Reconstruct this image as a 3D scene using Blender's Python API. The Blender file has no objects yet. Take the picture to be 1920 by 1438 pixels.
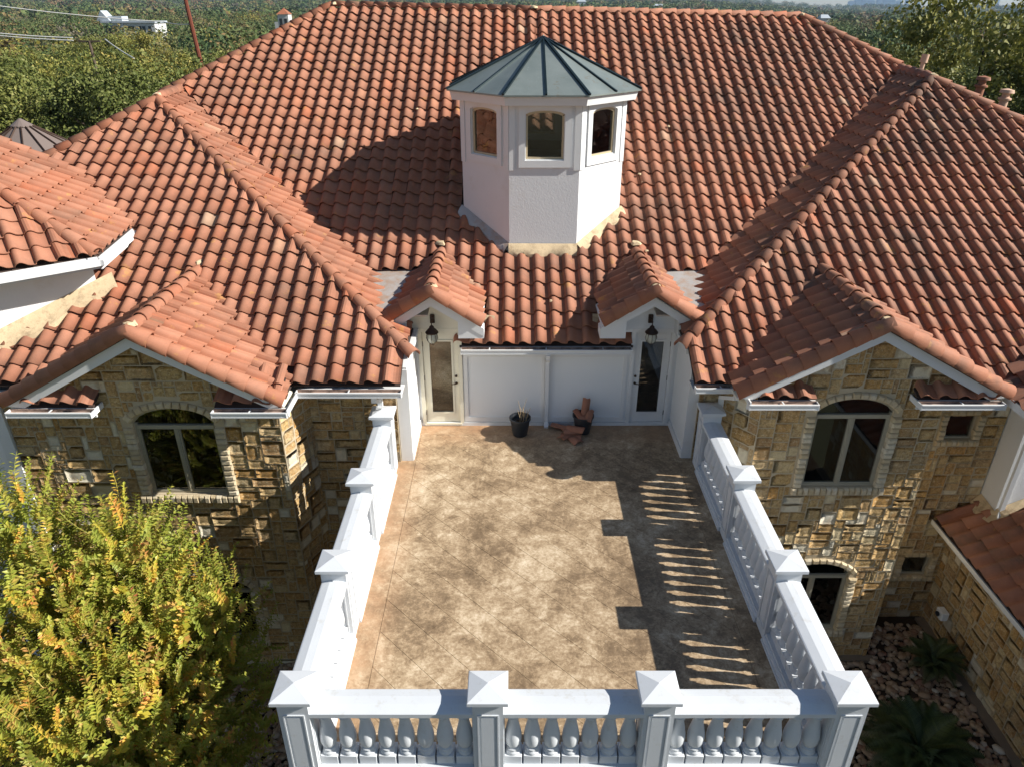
import bpy, bmesh, math, random
import numpy as np
from mathutils import Vector, Matrix
R = math.radians
random.seed(7); rng = np.random.default_rng(11)
sc = bpy.context.scene
col = sc.collection

# ------------------------------------------------------------------ camera, sky, sun, exposure
CH = 7.8; FPX = 1360.0; HZ = 13.0; CX, CY = 960.0, 719.0
TILT = math.atan((CY - HZ) / FPX)
cam = bpy.data.cameras.new('camera'); camo = bpy.data.objects.new('camera', cam); col.objects.link(camo)
camo.location = (0, 0, CH); camo.rotation_euler = (math.pi / 2 - TILT, 0, 0)
cam.sensor_fit = 'HORIZONTAL'; cam.sensor_width = 36; cam.lens = FPX / 1920 * 36
cam.clip_start = .1; cam.clip_end = 30000
sc.camera = camo
SUN = Vector((1.88, -.255, 1.26)).normalized()
w = bpy.data.worlds.new('World'); sc.world = w; w.use_nodes = True
nt = w.node_tree; bg = nt.nodes['Background']; sky = nt.nodes.new('ShaderNodeTexSky')
sky.sky_type = 'NISHITA'; sky.sun_disc = False
sky.sun_elevation = math.asin(SUN.z); sky.sun_rotation = math.atan2(SUN.x, SUN.y)
sky.air_density = 1.0; sky.dust_density = 0.3; sky.ozone_density = 1.2; sky.altitude = 200
nt.links.new(sky.outputs[0], bg.inputs[0]); bg.inputs[1].default_value = .052
sl = bpy.data.lights.new('sun', 'SUN'); sl.energy = 5.0; sl.angle = R(.5); sl.color = (1, .955, .88)
so = bpy.data.objects.new('sun', sl); col.objects.link(so)
so.rotation_euler = SUN.to_track_quat('Z', 'Y').to_euler(); so.location = (20, -5, 25)
sc.view_settings.view_transform = 'Standard'; sc.view_settings.look = 'None'
sc.view_settings.exposure = .78; sc.view_settings.gamma = 1; sc.view_settings.use_curve_mapping = False
sc.render.engine = 'CYCLES'

def px(X, Y, Z):
    c, s = math.cos(TILT), math.sin(TILT); z = Z - CH
    d = Y * c - z * s
    if d < .1: return (-9999, -9999, d)
    return (CX + FPX * X / d, CY + FPX * (-Y * s - z * c) / d, d)

# ------------------------------------------------------------------ materials
class N:
    def __init__(s, name):
        s.m = bpy.data.materials.new(name); s.m.use_nodes = True
        s.t = s.m.node_tree; s.b = s.t.nodes['Principled BSDF']; s.l = s.t.links
    def n(s, ty, **k):
        n = s.t.nodes.new('ShaderNode' + ty)
        for a, v in k.items(): setattr(n, a, v)
        return n
    def pos(s):
        return s.n('NewGeometry').outputs['Position']
    def noise(s, scale, detail=4, rough=.6, vec=None, dist=0):
        n = s.n('TexNoise'); n.inputs['Scale'].default_value = scale; n.inputs['Detail'].default_value = detail
        n.inputs['Roughness'].default_value = rough; n.inputs['Distortion'].default_value = dist
        s.l.new(vec if vec is not None else s.pos(), n.inputs['Vector']); return n.outputs['Fac']
    def ramp(s, fac, stops, interp='LINEAR'):
        r = s.n('ValToRGB'); r.color_ramp.interpolation = interp
        e = r.color_ramp.elements
        while len(e) < len(stops): e.new(.5)
        for i, (p, c) in enumerate(stops):
            e[i].position = p; e[i].color = tuple(c) + (1,) if len(c) == 3 else c
        s.l.new(fac, r.inputs[0]); return r.outputs[0]
    def mask(s, fac, a, b):
        return s.ramp(fac, [(a, (0, 0, 0)), (b, (1, 1, 1))])
    def mix(s, f, a, b, mode='MIX'):
        m = s.n('MixRGB', blend_type=mode)
        for i, v in enumerate((f, a, b)):
            if isinstance(v, (int, float)): m.inputs[i].default_value = v
            elif isinstance(v, tuple): m.inputs[i].default_value = v + (1,) if len(v) == 3 else v
            else: s.l.new(v, m.inputs[i])
        return m.outputs[0]
    def math(s, op, a, b=None):
        m = s.n('Math', operation=op)
        for i, v in enumerate((a, b)):
            if v is None: continue
            if isinstance(v, (int, float)): m.inputs[i].default_value = v
            else: s.l.new(v, m.inputs[i])
        return m.outputs[0]
    def rnd(s):
        a = s.n('ObjectInfo').outputs['Random']; b = s.n('NewGeometry').outputs['Random Per Island']
        return s.math('FRACT', s.math('ADD', a, b))
    def bump(s, fac, strength=.4, dist=.01, prev=None):
        b = s.n('Bump'); b.inputs['Strength'].default_value = strength; b.inputs['Distance'].default_value = dist
        s.l.new(fac, b.inputs['Height'])
        if prev is not None: s.l.new(prev, b.inputs['Normal'])
        return b.outputs[0]
    def out(s, color, rough=.7, normal=None, spec=None, metal=None):
        if isinstance(color, tuple): s.b.inputs['Base Color'].default_value = color + (1,)
        else: s.l.new(color, s.b.inputs['Base Color'])
        if isinstance(rough, (int, float)): s.b.inputs['Roughness'].default_value = rough
        else: s.l.new(rough, s.b.inputs['Roughness'])
        if normal is not None: s.l.new(normal, s.b.inputs['Normal'])
        if spec is not None: s.b.inputs['Specular IOR Level'].default_value = spec
        if metal is not None: s.b.inputs['Metallic'].default_value = metal
        return s.m

M = {}
def mk_tile():
    n = N('terracotta_tile'); r = n.rnd()
    base = n.ramp(r, [(0, (.315, .128, .075)), (.25, (.37, .160, .095)), (.5, (.335, .140, .082)), (.72, (.395, .178, .110)), (.93, (.35, .140, .080)), (.99, (.40, .133, .066)), (1, (.46, .30, .20))])
    big = n.noise(.42, 5, .6)
    med = n.noise(2.3, 5, .7)
    age = n.mask(n.math('ADD', n.math('MULTIPLY', big, .6), n.math('MULTIPLY', med, .4)), .44, .64)
    r2 = n.math('FRACT', n.math('MULTIPLY', r, 17.3))
    xs = n.n('SeparateXYZ'); n.l.new(n.pos(), xs.inputs[0]); xr = n.n('MapRange'); n.l.new(xs.outputs[0], xr.inputs[0])
    xr.inputs[1].default_value = 0; xr.inputs[2].default_value = 9; xr.inputs[3].default_value = .8; xr.inputs[4].default_value = 1.35
    age = n.math('MULTIPLY', n.math('MULTIPLY', age, xr.outputs[0]), n.math('ADD', n.math('MULTIPLY', r2, .60), .26))
    c = n.mix(age, base, (.135, .088, .064))
    sp = n.mask(n.noise(38, 3, .7), .56, .72)
    c = n.mix(n.math('MULTIPLY', sp, .38), c, (.24, .12, .075))
    och = n.mask(n.noise(3.1, 4, .65), .62, .70)
    c = n.mix(n.math('MULTIPLY', och, .45), c, (.50, .27, .07))
    fleck = n.mask(n.noise(70, 2, .5), .68, .76)
    c = n.mix(n.math('MULTIPLY', fleck, .4), c, (.62, .36, .24))
    c = n.mix(.5, c, n.mix(n.noise(9, 4, .6), (.72, .72, .72), (1.28, 1.25, 1.22)), 'MULTIPLY')
    M['tile'] = n.out(c, .75, n.bump(n.noise(90, 4, .7), .25, .004), .3)
mk_tile()
def mk_plain(key, colr, rough=.6, var=.12, scale=3, bs=40, bst=.1, spec=.4, dirt=None, dlo=.55, dhi=.75, dscale=1.5, metal=0):
    n = N(key); c = n.mix(1, colr, n.mix(n.noise(scale, 5, .6), (1 - var,) * 3, (1 + var,) * 3), 'MULTIPLY')
    if dirt: c = n.mix(n.mask(n.noise(dscale, 7, .72), dlo, dhi), c, dirt)
    M[key] = n.out(c, rough, n.bump(n.noise(bs, 4, .6), bst, .006), spec, metal); return M[key]
mk_plain('underlay', (.055, .035, .028), .9)
mk_plain('white_paint', (.70, .71, .71), .5, .04, 2, 60, .12, .35, (.62, .60, .55), .58, .82, 2.2)
mk_plain('rail_paint', (.60, .625, .65), .55, .06, 3, 90, .2, .3, (.46, .44, .39), .56, .84, 7)
mk_plain('stucco', (.70, .71, .72), .85, .05, 2, 32, .6, .2, (.60, .57, .52), .56, .85, 1.6)
mk_plain('cream_paint', (.74, .71, .58), .5, .04, 2, 50, .06, .4)
mk_plain('wall_paint', (.74, .76, .77), .65, .04, 1.5, 50, .1, .3, (.62, .60, .50), .6, .85, 1.0)
mk_plain('gutter_lining', (.42, .31, .25), .6, .25, 6, 30, .1, .3, (.07, .05, .04), .45, .7, 4)
mk_plain('mortar', (.47, .39, .27), .95, .2, 4, 50, .5, .1)
mk_plain('cement_flash', (.60, .47, .30), .95, .25, 5, 40, .8, .1, (.34, .25, .16), .48, .7, 6)
mk_plain('pan_metal', (.50, .47, .44), .45, .15, 3, 10, .08, .4, (.46, .30, .20), .45, .65, 2.2, .3)
mk_plain('seam_metal', (.014, .028, .034), .4, .2, 4, 20, .05, .5, None, metal=.5)
mk_plain('bronze', (.055, .032, .022), .45, .2, 10, 20, .1, .5, None, metal=.6)
mk_plain('frame_taupe', (.34, .31, .235), .45, .06, 6, 30, .05, .4)
mk_plain('frame_tan', (.52, .42, .27), .5, .1, 6)
mk_plain('dark_void', (.012, .012, .012), .9)
mk_plain('interior', (.10, .095, .085), .9, .1)
mk_plain('cup_interior', (.30, .31, .31), .9, .1)
mk_plain('curtain', (.42, .43, .40), .9, .15, 6)
mk_plain('black_plastic', (.02, .024, .03), .4, .2, 8, 20, .05, .5)
mk_plain('brass', (.42, .30, .13), .35, .2, 8, 20, .05, .5, None, metal=.8)
mk_plain('bark', (.12, .09, .07), .95, .3, 8, 20, .8, .1)
mk_plain('pole_wood', (.17, .055, .035), .9, .2, 5, 20, .4, .1)
mk_plain('wire', (.62, .62, .60), .5)
mk_plain('soil', (.045, .032, .022), 1, .3, 4, 20, .8, .1)
mk_plain('footing', (.20, .16, .12), .95, .2, 4)
mk_plain('turret_metal', (.21, .165, .145), .55, .06, 3, 20, .05, .4, None, metal=.2)
mk_plain('far_white', (.55, .55, .53), .8, .04)
mk_plain('far_roof', (.42, .46, .50), .6, .06)
mk_plain('far_glass', (.03, .035, .04), .3, .06)
mk_plain('vent_pipe', (.58, .38, .27), .8, .1)
mk_plain('twig', (.36, .27, .16), .9, .1)
def mk_cupmetal():
    n = N('patina_metal'); c = n.ramp(n.noise(1.6, 5, .6), [(.3, (.19, .225, .215)), (.7, (.26, .295, .28))])
    c = n.mix(n.mask(n.noise(26, 2, .5), .70, .76), c, (.34, .40, .40))
    c = n.mix(n.mask(n.noise(5, 6, .7), .6, .72), c, (.20, .17, .12))
    M['patina'] = n.out(c, .42, n.bump(n.noise(1.2, 2), .15, .02), .45, .35)
mk_cupmetal()
def mk_stone():
    n = N('limestone'); r = n.rnd()
    c = n.ramp(r, [(0, (.70, .62, .46)), (.06, (.74, .69, .56)), (.10, (.66, .55, .34)), (.17, (.54, .38, .17)), (.34, (.45, .28, .11)), (.5, (.58, .42, .21)), (.64, (.50, .285, .095)), (.76, (.60, .46, .26)), (.9, (.41, .255, .12)), (1, (.52, .37, .18))])
    pale = n.mask(r, .17, .13) if False else n.ramp(r, [(.10, (1, 1, 1)), (.16, (0, 0, 0))])
    pit = n.mask(n.noise(15, 9, .82), .46, .57)
    rough_amt = n.math('SUBTRACT', 1.0, n.math('MULTIPLY', pale, .8))
    c = n.mix(n.math('MULTIPLY', n.math('MULTIPLY', pit, rough_amt), .55), c, (.17, .095, .04))
    c = n.mix(n.math('MULTIPLY', n.mask(n.noise(24, 6, .8), .53, .62), .6), c, (.72, .60, .40))
    c = n.mix(n.math('MULTIPLY', n.mask(n.noise(4.2, 4, .6), .55, .68), .35), c, (.45, .215, .055))
    b1 = n.bump(n.noise(26, 8, .75), .9, .022)
    M['stone'] = n.out(c, .95, b1, .1)
    n = N('trim_limestone'); r = n.rnd()
    c = n.ramp(r, [(0, (.60, .51, .35)), (.5, (.50, .40, .25)), (1, (.64, .57, .43))])
    c = n.mix(n.math('MULTIPLY', n.mask(n.noise(14, 6, .7), .5, .66), .5), c, (.34, .24, .13))
    M['trim_stone'] = n.out(c, .95, n.bump(n.noise(35, 6, .7), .6, .012), .1)
mk_stone()
def mk_floor():
    n = N('stained_concrete')
    a = n.noise(.9, 10, .74, dist=.5); b = n.noise(5.5, 10, .78, dist=.6); f = n.noise(23, 7, .7)
    s = n.math('ADD', n.math('MULTIPLY', a, .46), n.math('ADD', n.math('MULTIPLY', b, .33), n.math('MULTIPLY', f, .21)))
    c = n.ramp(s, [(.38, (.13, .088, .052)), (.455, (.22, .152, .090)), (.505, (.35, .25, .15)), (.55, (.50, .385, .255)), (.62, (.68, .57, .42))])
    # bare terracotta-coloured stain near the house wall and the left side
    x = n.n('SeparateXYZ'); n.l.new(n.pos(), x.inputs[0])
    e1 = n.n('MapRange'); n.l.new(x.outputs[1], e1.inputs[0]); e1.inputs[1].default_value = 12.2; e1.inputs[2].default_value = 13.0
    e2 = n.n('MapRange'); n.l.new(x.outputs[0], e2.inputs[0]); e2.inputs[1].default_value = -1.55; e2.inputs[2].default_value = -2.15
    e = n.math('MAXIMUM', e1.outputs[0], e2.outputs[0])
    k = n.math('MULTIPLY', e, n.ramp(n.noise(2.5, 6, .7), [(.3, (.2, .2, .2)), (.62, (1, 1, 1))]))
    c = n.mix(n.math('MULTIPLY', k, .8), c, n.mix(n.noise(6, 5), (.34, .19, .10), (.54, .31, .17)))
    fl = n.mask(n.noise(55, 3, .6), .67, .74)
    c = n.mix(n.math('MULTIPLY', fl, .6), c, (.72, .65, .52))
    M['floor'] = n.out(c, n.ramp(s, [(.4, (.38,) * 3), (.6, (.8,) * 3)]), n.bump(f, .25, .006), .35)
mk_floor()
mk_plain('joint', (.11, .065, .03), .9)
def mk_glass():
    n = N('window_glass'); t = n.t; t.nodes.remove(n.b)
    tr = n.n('BsdfTransparent'); tr.inputs[0].default_value = (.72, .76, .75, 1)
    gl = n.n('BsdfGlossy'); gl.inputs['Roughness'].default_value = .015
    fr = n.n('Fresnel'); fr.inputs[0].default_value = 2.1
    mx = n.n('MixShader'); n.l.new(fr.outputs[0], mx.inputs[0]); n.l.new(tr.outputs[0], mx.inputs[1]); n.l.new(gl.outputs[0], mx.inputs[2])
    n.l.new(mx.outputs[0], t.nodes['Material Output'].inputs[0]); M['glass'] = n.m
    n = N('lantern_glass'); n.b.inputs['Transmission Weight'].default_value = .6
    M['lglass'] = n.out((.75, .78, .68), .08, None, .6)
mk_glass()
def mk_leaf(key, stops, trans=.25, rough=.5, use_attr=False, spec=.5):
    n = N(key)
    if use_attr:
        a = n.n('Attribute'); a.attribute_name = 'tint'
        c = a.outputs['Color']
        c = n.mix(1, c, n.ramp(n.n('NewGeometry').outputs['Random Per Island'], [(0, (.8, .8, .8)), (1, (1.25, 1.25, 1.2))]), 'MULTIPLY')
    else:
        if key == 'myrtle_leaf':
            v = n.math('ADD', n.math('MULTIPLY', n.noise(2.2, 3, .6), .95), n.math('MULTIPLY', n.n('NewGeometry').outputs['Random Per Island'], .42))
            v = n.math('ADD', n.math('SUBTRACT', v, .20), n.math('MULTIPLY', n.n('ObjectInfo').outputs['Random'], .12)); c = n.ramp(v, stops)
        else: c = n.ramp(n.rnd(), stops)
        c = n.mix(1, c, n.ramp(n.n('ObjectInfo').outputs['Random'], [(0, (.62, .70, .68)), (.5, (1, 1, 1)), (.8, (1.25, 1.12, .9)), (1, (1.35, 1.05, .9))]), 'MULTIPLY')
    n.out(c, rough, None, spec)
    tl = n.n('BsdfTranslucent'); n.l.new(c, tl.inputs[0])
    mx = n.n('MixShader'); mx.inputs[0].default_value = trans
    n.l.new(n.b.outputs[0], mx.inputs[1]); n.l.new(tl.outputs[0], mx.inputs[2])
    n.l.new(mx.outputs[0], n.t.nodes['Material Output'].inputs[0]); M[key] = n.m
mk_leaf('oak_leaf', [(0, (.075, .095, .022)), (.4, (.135, .155, .036)), (.8, (.20, .21, .055)), (1, (.30, .29, .10))], .15, .6, False, .22)
mk_leaf('forest_leaf', None, .1, .7, True, .2)
mk_leaf('myrtle_leaf', [(0, (.22, .30, .04)), (.3, (.40, .44, .06)), (.6, (.52, .47, .08)), (.76, (.62, .38, .10)), (.88, (.58, .26, .10)), (.95, (.55, .13, .07)), (1, (.46, .46, .14))], .35, .5)
mk_leaf('palm_leaf', [(0, (.028, .05, .012)), (1, (.07, .10, .028))], .1, .4)
def mk_rock():
    n = N('river_stone'); c = n.ramp(n.rnd(), [(0, (.30, .20, .13)), (.3, (.40, .30, .20)), (.5, (.24, .13, .09)), (.7, (.46, .37, .27)), (.88, (.32, .22, .15)), (1, (.60, .56, .48))])
    M['rock'] = n.out(c, .7, n.bump(n.noise(40, 3), .3, .004), .3)
mk_rock()
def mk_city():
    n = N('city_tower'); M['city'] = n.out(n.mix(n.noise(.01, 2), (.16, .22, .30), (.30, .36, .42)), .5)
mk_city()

# ------------------------------------------------------------------ object helpers
def tag(o, label=None, cat=None, group=None, kind=None):
    if label: o['label'] = label
    if cat: o['category'] = cat
    if group: o['group'] = group
    if kind: o['kind'] = kind
    return o
def empty(name, loc=(0, 0, 0), rz=0, parent=None):
    o = bpy.data.objects.new(name, None); col.objects.link(o); o.location = loc; o.rotation_euler.z = rz
    o.empty_display_size = .2
    if parent: o.parent = parent
    return o
def link(name, me, parent=None, mw=None):
    o = bpy.data.objects.new(name, me); col.objects.link(o)
    if parent: o.parent = parent
    if mw is not None: o.matrix_local = mw
    return o
def T(x=0, y=0, z=0): return Matrix.Translation((x, y, z))
def RZ(a): return Matrix.Rotation(a, 4, 'Z')
def RX(a): return Matrix.Rotation(a, 4, 'X')
def RY(a): return Matrix.Rotation(a, 4, 'Y')
class MB:
    def __init__(s, mtx=None): s.v = []; s.f = []; s.m = mtx or Matrix.Identity(4)
    def add(s, vs, fs, mtx=None):
        k = len(s.v); mm = s.m @ mtx if mtx is not None else s.m
        s.v += [tuple(mm @ Vector(v)) for v in vs]; s.f += [tuple(i + k for i in f) for f in fs]
        return s
    def box(s, x0, x1, y0, y1, z0, z1, mtx=None):
        return s.add([(x0, y0, z0), (x1, y0, z0), (x1, y1, z0), (x0, y1, z0), (x0, y0, z1), (x1, y0, z1), (x1, y1, z1), (x0, y1, z1)],
                     [(0, 3, 2, 1), (4, 5, 6, 7), (0, 1, 5, 4), (1, 2, 6, 5), (2, 3, 7, 6), (3, 0, 4, 7)], mtx)
    def bbox(s, x0, x1, y0, y1, z0, z1, b=.01, mtx=None):   # box with chamfered vertical and top edges
        vs = []
        for z, i in ((z0, 0), (z1 - b, 0), (z1, b)):
            vs += [(x0 + b + i * 0, y0 + i, z), (x1 - b, y0 + i, z), (x1 - i, y0 + b, z), (x1 - i, y1 - b, z), (x1 - b, y1 - i, z), (x0 + b, y1 - i, z), (x0 + i, y1 - b, z), (x0 + i, y0 + b, z)]
        fs = [tuple(range(7, -1, -1)), tuple(range(16, 24))]
        for l in (0, 8):
            fs += [(l + i, l + (i + 1) % 8, l + 8 + (i + 1) % 8, l + 8 + i) for i in range(8)]
        return s.add(vs, fs, mtx)
    def prism(s, pts, y0, y1, mtx=None):  # pts in (x,z), extruded in y
        n = len(pts)
        return s.add([(x, y0, z) for x, z in pts] + [(x, y1, z) for x, z in pts],
                     [tuple(range(n)), tuple(range(2 * n - 1, n - 1, -1))] + [(i, i + n, (i + 1) % n + n, (i + 1) % n) for i in range(n)], mtx)
    def vprism(s, pts, z0, z1, mtx=None):  # pts in (x,y), extruded in z
        n = len(pts)
        return s.add([(x, y, z0) for x, y in pts] + [(x, y, z1) for x, y in pts],
                     [tuple(range(n - 1, -1, -1)), tuple(range(n, 2 * n))] + [(i, (i + 1) % n, (i + 1) % n + n, i + n) for i in range(n)], mtx)
    def lathe(s, prof, n=16, mtx=None, a0=0.0):
        vs = []; fs = []
        for r, z in prof: vs += [(r * math.cos(a0 + 2 * math.pi * k / n), r * math.sin(a0 + 2 * math.pi * k / n), z) for k in range(n)]
        for j in range(len(prof) - 1):
            fs += [(j * n + k, j * n + (k + 1) % n, (j + 1) * n + (k + 1) % n, (j + 1) * n + k) for k in range(n)]
        fs += [tuple(range(n - 1, -1, -1)), tuple(range((len(prof) - 1) * n, len(prof) * n))]
        return s.add(vs, fs, mtx)
    def tube(s, pts, r, n=6):
        pts = [Vector(p) for p in pts]; rs = r if isinstance(r, (list, tuple)) else [r] * len(pts)
        vs = []
        for i, p in enumerate(pts):
            d = (pts[min(i + 1, len(pts) - 1)] - pts[max(i - 1, 0)]).normalized()
            a = d.cross(Vector((0, 0, 1)) if abs(d.z) < .9 else Vector((1, 0, 0))).normalized(); b = d.cross(a)
            vs += [tuple(p + (a * math.cos(2 * math.pi * k / n) + b * math.sin(2 * math.pi * k / n)) * rs[i]) for k in range(n)]
        fs = []
        for j in range(len(pts) - 1): fs += [(j * n + k, j * n + (k + 1) % n, (j + 1) * n + (k + 1) % n, (j + 1) * n + k) for k in range(n)]
        fs += [tuple(range(n)), tuple(range(len(pts) * n - 1, (len(pts) - 1) * n - 1, -1))]
        return s.add(vs, fs)
    def mesh(s, name, mat, smooth=False, fix=True):
        me = bpy.data.meshes.new(name); me.from_pydata(s.v, [], s.f)
        if fix:
            bm = bmesh.new(); bm.from_mesh(me); bmesh.ops.recalc_face_normals(bm, faces=bm.faces); bm.to_mesh(me); bm.free()
        me.materials.append(mat)
        if smooth:
            me.polygons.foreach_set('use_smooth', [True] * len(me.polygons))
            if smooth != 'all':
                me.set_sharp_from_angle(angle=R(40))
        return me
    def build(s, name, mat, parent=None, smooth=False, fix=True):
        return link(name, s.mesh(name, mat, smooth, fix), parent)

def npmesh(name, V, F, mat, smooth=False):
    """V (n,3) F (m,k)"""
    me = bpy.data.meshes.new(name); n, m, k = len(V), len(F), F.shape[1]
    me.vertices.add(n); me.vertices.foreach_set('co', V.astype(np.float32).ravel())
    me.loops.add(m * k); me.loops.foreach_set('vertex_index', F.astype(np.int32).ravel())
    me.polygons.add(m); me.polygons.foreach_set('loop_start', np.arange(0, m * k, k, dtype=np.int32))
    me.polygons.foreach_set('loop_total', np.full(m, k, dtype=np.int32))
    if smooth: me.polygons.foreach_set('use_smooth', np.ones(m, dtype=bool))
    me.update(calc_edges=True); me.materials.append(mat); return me

# ================================================================== GROUND, FAR LAND, SKYLINE
GZ = -4.7
def far_angle(x, y):
    az = math.degrees(math.atan2(x, y))
    t = min(max((az - 11) / 12, 0), 1); t = t * t * (3 - 2 * t)
    return .62 * (1 - t) + .02 * t
def terrain(x, y):
    d = math.hypot(x, y)
    if d < 60: return GZ - .02 * max(d - 30, 0)
    hf = CH + 3500 * math.tan(R(far_angle(x, y))) - 6
    t = (d - 60) / 3440
    base = GZ - .6 + (hf - GZ) * min(t, 1.3) ** 1.15
    und = 2.2 * math.sin(x * .011 + 1) * math.cos(y * .007) + 5 * math.sin(x * .0023 + y * .0017) * min(d / 1500, 1)
    return base - 7 * math.sin(math.pi * min(t * 2.2, 1)) + und * min((d - 60) / 200, 1)
ds = [0, 4, 8, 14, 20, 28, 38, 52, 70, 95, 130, 180, 250, 350, 500, 700, 1000, 1400, 2000, 2800, 3600, 4600, 6500]
az = [R(a) for a in range(-90, 91, 3)]
mb = MB()
for d in ds:
    for a in az: x, y = d * math.sin(a), d * math.cos(a) - 6; mb.v.append((x, y, terrain(x, y) if d else GZ))
for i in range(len(ds) - 1):
    for j in range(len(az) - 1): k = i * len(az) + j; mb.f.append((k, k + 1, k + 1 + len(az), k + len(az)))
n_ = N('woodland_ground'); gm = n_.out(n_.mix(n_.noise(.03, 6), (.035, .045, .018), (.07, .065, .03)), 1)
g = mb.build('ground', gm, None, True); tag(g, kind='structure')

# crown of leaf cards: clumps spread through an ellipsoid
def leaf_cards(centers, normals, size, rg, aspect=.6):
    n = len(centers)
    a = rg.normal(size=(n, 3)); a -= (a * normals).sum(1)[:, None] * normals; a /= np.linalg.norm(a, axis=1)[:, None]
    b = np.cross(normals, a); s = (size * rg.uniform(.6, 1.3, n))[:, None]
    V = np.stack([centers - a * s, centers + b * s * aspect, centers + a * s, centers - b * s * aspect], 1).reshape(-1, 3)
    F = np.arange(4 * n).reshape(n, 4); return V, F
def crown_mesh(name, seed, nclump=75, per=230, leaf=.085, rx=1.0, rz=.78, mat='oak_leaf'):
    rg = np.random.default_rng(seed); rad = 4.0
    d = rg.normal(size=(nclump, 3)); d[:, 2] = np.abs(d[:, 2]) * 1.0 - .25; d /= np.linalg.norm(d, axis=1)[:, None]
    cc = d * rad * rg.uniform(.55, 1.0, (nclump, 1)) * np.array([rx, 1, rz]); cr = rg.uniform(.5, 1.25, nclump)
    P = []; NN = []
    for c, r in zip(cc, cr):
        q = rg.normal(size=(per, 3)); q /= np.linalg.norm(q, axis=1)[:, None]; q[:, 2] *= .75
        P.append(c + q * r * rg.uniform(.72, 1.05, (per, 1))); nn = q + rg.normal(size=(per, 3)) * .55 + np.array([0, 0, .25]); NN.append(nn / np.linalg.norm(nn, axis=1)[:, None])
    V, F = leaf_cards(np.concatenate(P), np.concatenate(NN), leaf, rg, .62)
    return npmesh(name, V, F, M[mat])
crowns = [crown_mesh('crown', 1, 62, 300), crown_mesh('crown', 2, 70, 270, rx=1.15), crown_mesh('crown', 3, 52, 330, rz=.95), crown_mesh('crown', 4, 76, 250, rx=.95, rz=.7)]
def trunk_mesh(seed):
    rd = random.Random(seed); t = MB()
    t.tube([(0, 0, -8), (.1, 0, -5), (.05, .1, -2.5), (.2, 0, 0)], [.38, .30, .25, .16], 8)
    for k in range(7):
        a = k * .9 + rd.random(); r = 2.6
        t.tube([(.05, .05, -3.2 + k * .3), (math.cos(a) * r * .5, math.sin(a) * r * .5, -1.2 + k * .15), (math.cos(a) * r, math.sin(a) * r, .3 + rd.random() * 1.5)], [.15, .09, .03], 5)
    return t.mesh('trunk', M['bark'], True)
trunks = [trunk_mesh(s) for s in (1, 2)]
def hipx_left(py):  return 625 - (py - 14) / .56 if py > 14 else 625     # where the roof silhouette stands at a picture height
def tree(x, y, top, s, label, group, rd, var=None, zs=1):
    r = empty('oak_tree', (x, y, terrain(x, y)), rd.uniform(0, 6.28)); tag(r, label, 'tree', group)
    v = var if var is not None else rd.randrange(4)
    h = top - 3.1 * s * zs - terrain(x, y)
    link('crown', crowns[v], r, T(0, 0, h) @ Matrix.Diagonal((s, s, s * zs, 1)))
    link('trunk', trunks[v % 2], r, T(0, 0, h) @ Matrix.Diagonal((s, s, max(s * zs, (h + .5) / 8), 1)))
    return r
rd = random.Random(5)
nt_ = 0
placed = []
def try_tree(x, y, top, s, label, group, **k):
    global nt_
    if math.hypot(x + 19.3, y - 30) < 8.5 or (x < -13 and x > -26 and y < 34 and abs(x / y + .64) < .17 and top > 3.0): return
    for (a, b, c) in placed:
        if math.hypot(a - x, b - y) < (c + s) * 4 * .58: return
    placed.append((x, y, s)); nt_ += 1
    tree(x, y, top, s, label, group, rd, **k)
# the big oak and its neighbours beyond the right end of the roof
tree(21.2, 35, 8.3, 1.25, 'tall dark live oak rising above the horizon beyond the right end of the roof', None, rd, 2, 1.1); placed.append((21.2, 35, 1.25))
tree(27.0, 37, 6.4, 1.35, 'broad live oak right of the tallest oak, at the right edge of the view', None, rd, 1); placed.append((27.0, 37, 1.3))
tree(23.5, 31.5, 5.0, 1.1, 'round live oak behind the two clay roof vents', None, rd, 0); placed.append((23.5, 31.5, 1.1))
tree(18.6, 34.5, 5.1, .9, 'small pale green oak between the roof hip and the tallest oak', None, rd, 3); placed.append((18.6, 34.5, .9))
for _ in range(5000):
    y = 24 + 86 * rd.random() ** 1.3; x = rd.uniform(-.80, .80) * (y * .89 + 1)
    if x < 0:
        top = 4.5 + rd.uniform(-1.9, 1.1) - max(0, (34 - y)) * .14
        if y > 60: top = rd.uniform(2.2, 4.6)
        q = px(x, y, top)
        if q[0] > 600 or q[0] < -190: continue
        lim = 14 + (625 - q[0]) * .56
        if q[1] > lim + 60: continue
        if y < 30 and x > -17: continue
    else:
        top = rd.uniform(1.0, 3.8) if y > 40 else rd.uniform(2.2, 4.2)
        q = px(x, y, top)
        if q[0] < 1490 or q[0] > 2100: continue
        lim = 30 + (q[0] - 1500) * .55
        if q[1] > lim + 40: continue
        if y < 30: continue
    if nt_ > 190: break
    s = rd.uniform(.85, 1.65)
    if y > 55: s *= 1.15
    try_tree(x, y, top, s, 'dense green live oak standing in the wood to the left behind the house' if x < 0 else 'dense green live oak standing in the wood to the right behind the house',
             'live oaks left of the house' if x < 0 else 'live oaks right of the house')

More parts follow.
